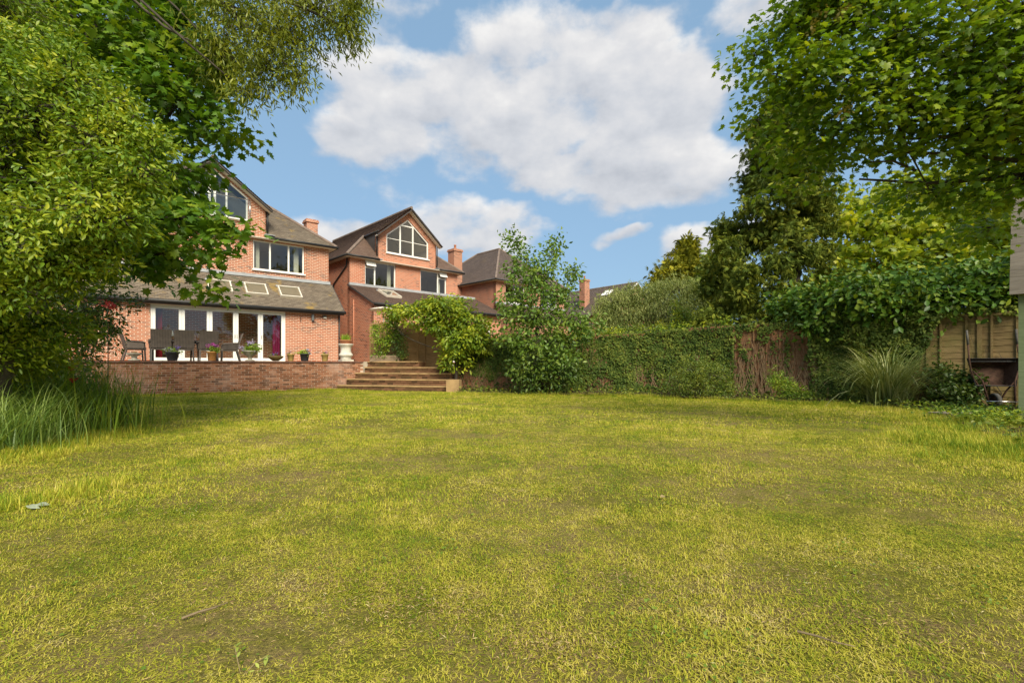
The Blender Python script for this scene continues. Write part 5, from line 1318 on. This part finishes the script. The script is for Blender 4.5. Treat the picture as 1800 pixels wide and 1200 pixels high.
clump('grass_clump', 'ragged green clump behind the wooden post', 'grass clump', (gx(40,7.2), 7.2, .02), .4, .3, 640, (.7,1.35), .25, (.008,.016), L_BLADE, .8)
clump('variegated_grass', 'clump of pale striped arching grass at the edge of the lawn', 'grass clump', (gx(20,5.75), 5.75, .02), .26, .26, 620, (.6,1.05), .35, (.006,.012), L_STRIPE, 1.15, 7)
clump('variegated_grass', 'second pale striped grass clump spilling nearer the lawn corner', 'grass clump', (gx(-40,5.2), 5.2, .02), .22, .22, 460, (.5,.95), .35, (.006,.012), L_STRIPE, 1.15, 7)
bl = [BP(60,720,6.9,60,24), BP(150,735,7.2,40,16), BP(30,690,7.2,60,30), BP(100,690,7.5,60,30), BP(10,760,6.0,50,30)]
tree('ground_shrub', 'leafy mid green undergrowth among the tall left hand grasses', 'shrub', (gx(80,7.2), 7.2, 0), None, bl, 5200, TE, L_DARK, tw=False, per_clump=16, sig=.12, shell=.2, up=.5, down=.2, size=(.06,.11))
# thin dry stalks
c = Vector((gx(150,7.9), 7.9, 0)); r_ = empty('seed_stalks', c, 0, 'thin dry seed stalks standing before the terrace wall', 'dry stalks')
for k in range(16):
    px = random.uniform(118, 205); b = Vector((gx(px,7.9)+random.uniform(-.06,.06), 7.9+random.uniform(-.2,.2), 0)); t = at(px+random.uniform(-14,14), random.uniform(625,690), 7.9)
    MB().tube([b, b.lerp(t,.5)+Vector((0,0,.03)), t], [.004,.0035,.002], 4).build('stalk', M_LEAFDRY, r_, c)
# post and stake
p = Vector((gx(45,7.0), 7.0, 0)); r_ = empty('wooden_post', p, R(12), 'old wooden post standing among the tall grasses', 'post')
hh = 1+(640-592)*7.0/F
MB().box((0,0,hh/2-.05), (.075,.075,hh+.1)).build('shaft', M_POST, r_); MB().box((0,0,hh+.012), (.085,.085,.02)).build('cap', M_POST, r_)

# ------------------------------------------------------------------ shed, wheelbarrow, slabs
sc_ = Vector((gx(1797,8.5), 8.5, 0)); th = math.atan2(sc_.y, sc_.x)-R(2.2)      # direction of the shed's left side
sh = empty('garden_shed', sc_, th-R(90), 'green painted timber shed with a steep grey board roof beside the wheelbarrow', 'shed')
# local: x along the front (to the right), y along the left side (away)
SWD, SDP, EZ = 2.4, 1.25, 2.32
for i in range(10): MB().box((.12+.0+i*.232, .012, EZ/2), (.226, .022, EZ)).build('board', M_SHED, sh)
for i in range(5): MB().box((.012, .16+i*.235, EZ/2), (.022, .229, EZ)).build('board', M_SHED, sh)
MB().box((.0, .0, EZ/2), (.09, .09, EZ)).build('corner_post', M_SHED, sh)
MB().box((SWD/2, SDP/2+.03, EZ/2), (SWD-.1, SDP-.1, EZ-.02)).build('frame', M_SHEDROOF, sh)
for i in range(9):
    z0, z1 = EZ-.10+i*.245, EZ-.10+(i+1)*.245; y0, y1 = -.14+.078*i, -.14+.078*(i+1)
    MB().bar((SWD/2-.09, y0, z0), (SWD/2-.09, y1, z1+.02), SWD+.12, .035, Vector((0,-1,.3))).build('roof_board', M_SHEDROOF, sh)
for i in range(9):
    z0, z1 = EZ-.10+i*.245, EZ-.10+(i+1)*.245; y0, y1 = 1.40-.078*i, 1.40-.078*(i+1)
    MB().bar((SWD/2-.06, y0, z0), (SWD/2-.06, y1, z1+.02), SWD+.1, .035, Vector((0,1,.3))).build('roof_board', M_SHEDROOF, sh)
MB().add([(.02,0,EZ),(.02,1.25,EZ),(.02,.63,EZ+1.9)], [(0,1,2)]).build('gable', M_SHED, sh)

wb = Vector((gx(1752,10.75), 10.75, 0)); 
r_ = empty('wheelbarrow', wb, math.atan2(-wb.x, wb.y)*.55, 'rusty old wheelbarrow stood on end against the ochre fence', 'wheelbarrow')
lean = Matrix.Rotation(R(-11), 3, 'X')
def wp(x, y, z): return lean @ Vector((x, y, z))+Vector((0, 0, .02))
def loft(rings): 
    mb = MB(); k = len(rings[0]); vs = [v for r in rings for v in r]; fs = []
    for i in range(len(rings)-1):
        for j in range(k-1): fs.append((i*k+j, i*k+j+1, (i+1)*k+j+1, (i+1)*k+j))
    return mb.add(vs, fs)
# tray: shallow pan seen from its open side, wider at the top
rim = [(-.34,.50),(.34,.50),(.45,1.12),(-.45,1.12)]; pan = [(-.22,.58),(.22,.58),(.30,1.0),(-.30,1.0)]
vs = [wp(x, -.04, z) for x, z in rim]+[wp(x, .22, z) for x, z in pan]
vs += [v+lean @ Vector((0, .012, 0)) for v in vs]
fs = [(4,5,6,7),(0,1,5,4),(1,2,6,5),(2,3,7,6),(3,0,4,7)]; fs += [tuple(8+i for i in f[::-1]) for f in fs]+[(0,8,9,1),(1,9,10,2),(2,10,11,3),(3,11,8,0)]
MB().add(vs, fs).build('tray', M_RUST, r_)
MB().tube([wp(x, -.045, z) for x, z in rim+rim[:1]], .014, 6).build('tray_rim', M_IRON, r_)
MB().box(wp(0, .03, 1.09), (.80, .05, .07), lean).build('tray_lip', M_IRON, r_)
for s in (-1, 1):
    MB().tube([wp(s*.09,.10,.16), wp(s*.22,.05,.42), wp(s*.40,-.07,.72), wp(s*.43,-.09,1.1), wp(s*.42,-.07,1.45)], .018, 7).build('frame_tube', M_RUST, r_, None, True)
    MB().tube([wp(s*.42,-.07,1.44), wp(s*.425,-.08,1.78)], [.024,.022], 8).build('handle_grip', M_RUBBER, r_, None, True)
    MB().tube([wp(s*.38,-.10,.82), wp(s*.27,-.20,.58), wp(s*.22,-.26,.12)], .017, 7).build('leg', M_RUST, r_, None, True)
MB().tube([wp(-.26,-.26,.12), wp(.26,-.26,.12)], .015, 7).build('leg_brace', M_CHROME, r_, None, True)
wh = MB()
vs = []; n = 22
for i in range(n):
    a = 2*PI*i/n; c_, s_ = math.cos(a), math.sin(a)
    for (rr_, xx) in ((.115,-.035),(.155,-.048),(.175,-.02),(.175,.02),(.155,.048),(.115,.035)): vs.append((xx, rr_*c_, rr_*s_))
fs = []
for i in range(n):
    j = (i+1) % n
    for k in range(6): fs.append((i*6+k, i*6+(k+1) % 6, j*6+(k+1) % 6, j*6+k))
wheel = wh.add(vs, fs).build('wheel', M_RUBBER, r_, None, True); wheel.location = wp(0, .06, .175)
wheel.rotation_euler = (0, 0, .25)
hub = MB().tube([(-.02,0,0),(.02,0,0)], .112, 16).build('rim', M_RUST, wheel); MB().tube([(-.10,0,0),(.10,0,0)], .012, 8).build('axle', M_RUST, wheel)

for (px, py, w, d, rz, lab) in ((1672,734,.62,.42,.35,'broken grey paving slab lying flat at the edge of the bed'), (1722,727,.75,.36,-.2,'grey paving slab lying in front of the wheelbarrow wheel')):
    p = gp(px, py); bm = bmesh.new(); bmesh.ops.create_cube(bm, size=1); bmesh.ops.scale(bm, vec=(w,d,.06), verts=bm.verts); bmesh.ops.bevel(bm, geom=bm.edges, offset=.012, segments=1)
    for v in bm.verts: v.co.x += random.uniform(-.03,.03); v.co.y += random.uniform(-.03,.03)
    me = bpy.data.meshes.new('paving_slab'); bm.to_mesh(me); bm.free(); me.materials.append(simple('grey_slab', (.24,.20,.17), .9, .15, 0, .3, 6, .4))
    o = bpy.data.objects.new('paving_slab', me); COL.objects.link(o); o.location = (p.x, p.y, .07); o.rotation_euler = (0, 0, rz); tag(o, lab, 'paving slab')

# ------------------------------------------------------------------ lawn grass (instanced patches) and weeds
def in_poly(x, y, P):
    ins = np.zeros(len(x), bool); n = len(P)
    for i in range(n):
        x0, y0, x1, y1 = P[i][0], P[i][1], P[(i+1) % n][0], P[(i+1) % n][1]
        c = ((y0 > y) != (y1 > y)) & (x < (x1-x0)*(y-y0)/(y1-y0+1e-12)+x0); ins ^= c
    return ins
gcol = bpy.data.collections.new('grass_patches')
def b_grass(gg):
    r = gg.n('ShaderNodeAttribute', attribute_name='rnd').outputs['Fac']; p = worldpos(gg)
    big = gg.maprange(gg.noise(p, .45, 4, .62), .34, .66); mid = gg.maprange(gg.noise(p, 1.7, 5, .65), .33, .67)
    v = gg.m('ADD', gg.m('MULTIPLY', r, .46), gg.m('ADD', gg.m('MULTIPLY', big, .15), gg.m('ADD', gg.m('MULTIPLY', mid, .30), gg.m('MULTIPLY', gg.maprange(gg.noise(p, 6.5, 3, .6), .35, .65), .20))))
    c = gg.ramp(v, [(.17,(.080,.170,.010)), (.38,(.21,.300,.018)), (.57,(.45,.440,.034)), (.77,(.64,.55,.092)), (.96,(.74,.61,.30))])
    a = pbsdf(gg, c, .6, .2); tr = gg.n('ShaderNodeBsdfTranslucent'); gg.put(tr.inputs[0], c)
    mx = gg.n('ShaderNodeMixShader'); mx.inputs[0].default_value = .3; gg.nt.links.new(a, mx.inputs[1]); gg.nt.links.new(tr.outputs[0], mx.inputs[2])
    return mx.outputs[0]
M_GRASS = mat('lawn_grass', b_grass)
def patch(nm, N, half, L, w, lean):
    b = np.stack([RNG.uniform(-half,half,N), RNG.uniform(-half,half,N), np.full(N,-.006)], 1)
    ln = np.abs(RNG.normal(0,lean,N)); fl = RNG.random(N) < .45; ln[fl] = RNG.uniform(1.0,1.5,fl.sum())
    rn = .85*RNG.random(N); rn[fl] = .40+.6*RNG.random(fl.sum()); b[fl,2] += .008
    o = blades(nm, b, RNG.uniform(*L,N)*(.6+.8*RNG.random(N)**2), ln, RNG.uniform(*w,N), M_GRASS, 'none', (0,0,0), 2, .9, None, rn)
    gcol.objects.link(o); return o
for k in range(4): patch('a_near_%d' % k, 420, .17, (.012,.026), (.0020,.0036), .75)
for k in range(4): patch('b_mid_%d' % k, 260, .19, (.016,.034), (.0035,.0065), .7)
for k in range(2): patch('c_far_%d' % k, 150, .26, (.024,.045), (.009,.016), .65)
for k in range(2): patch('d_long_%d' % k, 140, .17, (.06,.13), (.004,.007), .45)
def grid(y0, y1, st):
    X, Y = np.meshgrid(np.arange(-22, 16, st), np.arange(y0, y1, st)); X = X.ravel(); Y = Y.ravel()
    X = X+RNG.uniform(-st/2,st/2,len(X)); Y = Y+RNG.uniform(-st/2,st/2,len(Y)); k = np.abs(X) < 1.12*Y+.8
    return X[k], Y[k]
wallL = [HM(-6, WY+.02), HM(9.2, WY+.02)]
bedP = [(p.x, p.y) for p in poly]
noP = [(wallL[0].x, wallL[0].y), (wallL[1].x, wallL[1].y), (gx(594,18.7), 18.7), (gx(788,17.55), 17.55), (gx(815,17.2), 17.2), (30, 17.2), (30, 60), (-40, 60)]
PTS, IDX, SCL = [], [], []
for (y0, y1, st, a, b) in ((.9,3.4,.125,0,4), (3.4,8.0,.165,4,8), (8.0,20,.22,8,10)):
    X, Y = grid(y0, y1, st)
    out = in_poly(X, Y, bedP) | in_poly(X, Y, noP)
    X, Y = X[~out], Y[~out]
    f = fbm(X*.9+40, Y*.9+12, 4); bare = fbm(X*1.7+5, Y*1.7+70, 4)
    s = .45+1.15*np.clip((f-.3)*2.2, 0, 1)
    for (qx, qy, qr) in ((330,1085,.28),(70,985,.35),(1760,868,.6),(620,1050,.15),(1300,862,.7),(1390,1000,.3),(760,800,.8),(450,905,.4),(1080,1030,.2),(1150,790,.9),(60,850,.6),(1530,1110,.2)):
        c_ = gp(qx, qy); dd = np.hypot((X-c_.x)/1.6, Y-c_.y)/qr; bare = np.maximum(bare, .76-.25*dd+.25*(f-.5)); s = s*np.where(dd < 1, .7, 1)
    kp = (bare < .69) | (RNG.random(len(X)) < .5)
    X, Y, s = X[kp], Y[kp], s[kp]
    PTS.append(np.stack([X, Y, [gh(x, y) for x, y in zip(X, Y)]], 1)); IDX.append(RNG.integers(a, b, len(X))); SCL.append(s)
# longer grass along the edges
def along(pp, n, sg): 
    P = np.array(pp); t = RNG.uniform(0, len(P)-1, n); i = np.minimum(t.astype(int), len(P)-2); q = P[i]+(P[i+1]-P[i])*(t-i)[:, None]
    return q+RNG.normal(0, sg, q.shape)
e1 = along([(p.x, p.y) for p in bed], 800, .16); e2 = along([(p.x, p.y-.15) for p in (HM(-3, WY), HM(8.3, WY))], 420, .06); e3 = along([(gx(0,4.9),4.9),(gx(60,5.8),5.8),(gx(150,6.6),6.6),(gx(215,7.6),7.6)], 260, .22)
e4 = along([(gx(560,18.0),18.0),(gx(620,17.9),17.9)], 40, .12)
e5 = along([(gx(0,3.35),3.35),(gx(110,3.55),3.55),(gx(200,4.1),4.1)], 22, .05); e6 = along([(gx(1700,6.6),6.6),(gx(1850,5.2),5.2)], 380, .45); e7 = along([(gx(1640,9.3),9.3),(gx(1790,7.2),7.2)], 300, .5)
for e in (e1, e2, e3, e4, e5, e6, e7):
    PTS.append(np.stack([e[:, 0], e[:, 1], [gh(x, y) for x, y in e]], 1)); IDX.append(RNG.integers(10, 12, len(e))); SCL.append(RNG.uniform(.5,1.1,len(e)))
PTS = np.concatenate(PTS); IDX = np.concatenate(IDX); SCL = np.concatenate(SCL)
me = bpy.data.meshes.new('lawn_grass'); me.vertices.add(len(PTS)); me.vertices.foreach_set('co', PTS.astype(np.float32).ravel())
a = me.attributes.new('pick', 'INT', 'POINT'); a.data.foreach_set('value', IDX.astype(np.int32))
a = me.attributes.new('scl', 'FLOAT', 'POINT'); a.data.foreach_set('value', SCL.astype(np.float32))
a = me.attributes.new('rotz', 'FLOAT', 'POINT'); a.data.foreach_set('value', RNG.uniform(0, 2*PI, len(PTS)).astype(np.float32))
lg = bpy.data.objects.new('lawn_grass', me); COL.objects.link(lg); me.materials.append(M_GRASS)
tag(lg, 'short worn yellow green lawn grass with straw coloured patches', 'grass'); stuff(lg)
gn = bpy.data.node_groups.new('grass_scatter', 'GeometryNodeTree')
gn.interface.new_socket('Geometry', in_out='INPUT', socket_type='NodeSocketGeometry'); gn.interface.new_socket('Geometry', in_out='OUTPUT', socket_type='NodeSocketGeometry')
N = gn.nodes; gi = N.new('NodeGroupInput'); go = N.new('NodeGroupOutput'); ip = N.new('GeometryNodeInstanceOnPoints'); ci = N.new('GeometryNodeCollectionInfo')
ci.inputs['Collection'].default_value = gcol; ci.inputs['Separate Children'].default_value = True; ci.inputs['Reset Children'].default_value = True
def na(nm, ty):
    x = N.new('GeometryNodeInputNamedAttribute'); x.data_type = ty; x.inputs[0].default_value = nm; return x.outputs[0]
cx = N.new('ShaderNodeCombineXYZ'); gn.links.new(na('rotz', 'FLOAT'), cx.inputs[2])
sx = N.new('ShaderNodeCombineXYZ'); sx.inputs[0].default_value = 1; sx.inputs[1].default_value = 1; gn.links.new(na('scl', 'FLOAT'), sx.inputs[2])
gn.links.new(gi.outputs[0], ip.inputs['Points']); gn.links.new(ci.outputs[0], ip.inputs['Instance']); ip.inputs['Pick Instance'].default_value = True
gn.links.new(na('pick', 'INT'), ip.inputs['Instance Index']); gn.links.new(cx.outputs[0], ip.inputs['Rotation']); gn.links.new(sx.outputs[0], ip.inputs['Scale'])
gn.links.new(ip.outputs[0], go.inputs[0])
md = lg.modifiers.new('scatter', 'NODES'); md.node_group = gn

# clippings, straw and crumbs of soil lying in the lawn
N_ = 14000; Y = .95+RNG.random(N_)**1.6*9; X = RNG.uniform(-1.1, 1.1, N_)*(Y+.3)
cs = [(gp(a, b), r_) for a, b, r_ in ((330,1085,.30),(70,985,.35),(1760,868,.6),(620,1050,.18),(1300,862,.6),(1390,1000,.3),(450,905,.4),(1080,1030,.2),(60,850,.5),(1530,1110,.2),(760,1085,.15),(960,1140,.12))]
for i in range(7500):
    c_, r_ = cs[i % len(cs)]; X[i] = c_.x+RNG.normal()*r_*1.1; Y[i] = c_.y+RNG.normal()*r_*.6
k = ~(in_poly(X, Y, bedP)) & (Y > .9); X, Y = X[k], Y[k]; N_ = len(X)
pos = np.stack([X, Y, np.array([gh(a, b) for a, b in zip(X, Y)])+.010+RNG.random(N_)*.014], 1)
nor = RNG.normal(size=(N_,3))*.35+np.array([[0,0,1.0]]); tip = RNG.normal(size=(N_,3))*np.array([[1,1,.25]])
h_ = N_//2
L_STRAW = leaf_mat('straw_bits', [(.1,(.05,.03,.018)), (.4,(.14,.085,.045)), (.7,(.30,.21,.10)), (.95,(.42,.33,.17))], .1, .8, .1)
o = leaf_mesh('lawn_litter', pos, nor, tip, RNG.uniform(.008,.036,N_)*(.6+.05*Y), TNN, L_STRAW); tag(o, 'dry straw clippings and crumbs of soil scattered through the lawn', 'litter'); stuff(o)
N_ = 1500; c0 = np.stack([RNG.uniform(-1,1,130), .95+RNG.random(130)**1.4*8], 1); c0[:,0] *= c0[:,1]*1.05
q = c0[RNG.integers(0,130,N_)]+RNG.normal(0,.055,(N_,2)); q = q[~in_poly(q[:,0], q[:,1], bedP)]; N_ = len(q)
pos = np.stack([q[:,0], q[:,1], .012+RNG.random(N_)*.02+np.array([gh(a,b) for a,b in q])], 1)
o = leaf_mesh('clover', pos, RNG.normal(size=(N_,3))*.3+np.array([[0,0,1.0]]), RNG.normal(size=(N_,3))*np.array([[1,1,.2]]), RNG.uniform(.008,.016,N_), TP, leaf_mat('leaf_clover', [(.1,(.045,.085,.008)),(.9,(.12,.16,.015))], .25)); tag(o, 'little clumps of clover and weeds growing in the lawn', 'clover'); stuff(o)

# weeds and leaf litter in the bed
N_ = 4200; X = RNG.uniform(-2, 12, N_*6); Y = RNG.uniform(4.5, 19, N_*6); k = in_poly(X, Y, bedP); X, Y = X[k][:N_], Y[k][:N_]; N_ = len(X)
pos = np.stack([X, Y, .045+RNG.random(N_)**2*.16], 1)
o = leaf_mesh('ground_cover', pos, RNG.normal(size=(N_,3))*.5+np.array([[0,0,1]]), RNG.normal(size=(N_,3)), RNG.uniform(.05,.11,N_), TW, L_SMALL)
tag(o, 'low weeds and ivy runners covering the soil bed under the fence', 'ground cover'); stuff(o)
ctr = np.array([[gx(a,d), d] for a, d in ((1690,8.6),(1740,8.0),(1785,7.6),(1640,9.9),(1770,8.6),(1720,9.2))]); N_ = 2600
q = ctr[RNG.integers(0, len(ctr), N_)]+RNG.normal(0,.28,(N_,2)); pos = np.stack([q[:,0], q[:,1], .03+RNG.random(N_)**1.5*.22], 1)
o = leaf_mesh('weeds', pos, RNG.normal(size=(N_,3))*.5+np.array([[0,0,1]]), RNG.normal(size=(N_,3)), RNG.uniform(.04,.09,N_), TE, L_CLIMB)
tag(o, 'fresh green weeds growing round the shed corner and the slabs', 'weeds'); stuff(o)

# fallen bits on the lawn
def stick(px, py, L, rz, r, lab):
    p = gp(px, py); o = MB().tube([(-L/2,0,0),(-.15*L,.02*L,.004),(.2*L,-.03*L,.006),(L/2,.02,0)], [r,r*.9,r*.7,r*.4], 6).build('fallen_stick', M_TWIG, None)
    o.location = (p.x, p.y, .018+gh(p.x, p.y)); o.rotation_euler = (0, 0, rz); tag(o, lab, 'stick')
stick(362, 1088, .16, .75, .005, 'dark fallen stick lying on the bare brown patch of lawn')
stick(1450, 1140, .17, -.7, .004, 'thin fallen twig lying in the grass on the shed side of the lawn')
p = gp(425, 1195); r_ = empty('fallen_spray', (p.x, p.y, .0), .2, 'pale leafy weed sprig lying in the grass near the bare patch', 'weed')
st = [(0,0,.005),(-.03,.05,.045),(-.05,.09,.06)]; MB().tube(st, [.0018,.0015,.001], 5).build('stem', M_LEAFDRY, r_)
MB().tube([(0,0,.005),(.03,.03,.035),(.06,.05,.04)], [.0018,.0015,.001], 5).build('stem', M_LEAFDRY, r_)
k = 9; pos = np.array([(-.05,.09,.06),(-.04,.07,.05),(-.03,.05,.045),(.03,.03,.035),(.06,.05,.04),(.01,.01,.015),(-.02,.02,.02),(.05,.04,.038),(-.05,.09,.058)])+np.array([p.x,p.y,0])
o = leaf_mesh('leaves', pos, RNG.normal(size=(k,3))*.4+np.array([[0,-.3,1]]), RNG.normal(size=(k,3)), RNG.uniform(.02,.04,k), TE, leaf_mat('leaf_pale', [(.1,(.09,.13,.018)),(.9,(.22,.25,.05))], .3), r_, (p.x, p.y, 0)); o.rotation_euler = (0,0,0)
for i, (px, py, lab) in enumerate(((45,899,'silvery grey leaf lying on the dark strip at the lawn edge'), (62,897,'pale cupped leaf lying beside the silvery leaf at the lawn edge'), (1160,878,'dry tan leaf lying alone on the open middle of the lawn'))):
    p = gp(px, py); z0 = .03+gh(p.x, p.y)
    o = leaf_mesh('fallen_leaf', np.array([[0,0,0.]]), np.array([[.2,-.4,1.]]), np.array([[1.,.3*i,.1]]), np.array([(.09,.08,.06,.035,.04)[i]]), TW, M_LEAFSILV if i in (0,1,3,4) else M_LEAFDRY)
    o.location = (p.x, p.y, z0); tag(o, lab, 'leaf')

# the belt of trees at the far end of the garden, behind the viewpoint: it is what the house windows mirror
bl = []
rs = random.Random(9)
for k in range(30):
    a = R(62+5.4*k); rd = rs.uniform(24, 31); zc = rs.uniform(2.0, 6.5)
    bl.append((np.array([math.sin(a)*rd, math.cos(a)*rd, zc]), np.array([3.0, 3.0, rs.uniform(2.0, 3.4)])))
for k in range(26):
    bl.append((np.array([rs.uniform(19, 27), rs.uniform(-8, 13), rs.uniform(3, 13)]), np.array([2.6, 2.6, rs.uniform(2.0, 3.2)])))
pos, nor, tip, sz, rnd, cc, C = scatter(bl, 15000, per_clump=20, sig=.6, shell=.2, size=(.5,.9))
pos[:, 2] = np.maximum(pos[:, 2], .1)
o = leaf_mesh('woodland', pos, nor, tip, sz, TW, L_SMALL, None, (0,0,0), rnd); tag(o, 'belt of dark trees closing the far end of the garden', 'wood'); stuff(o)
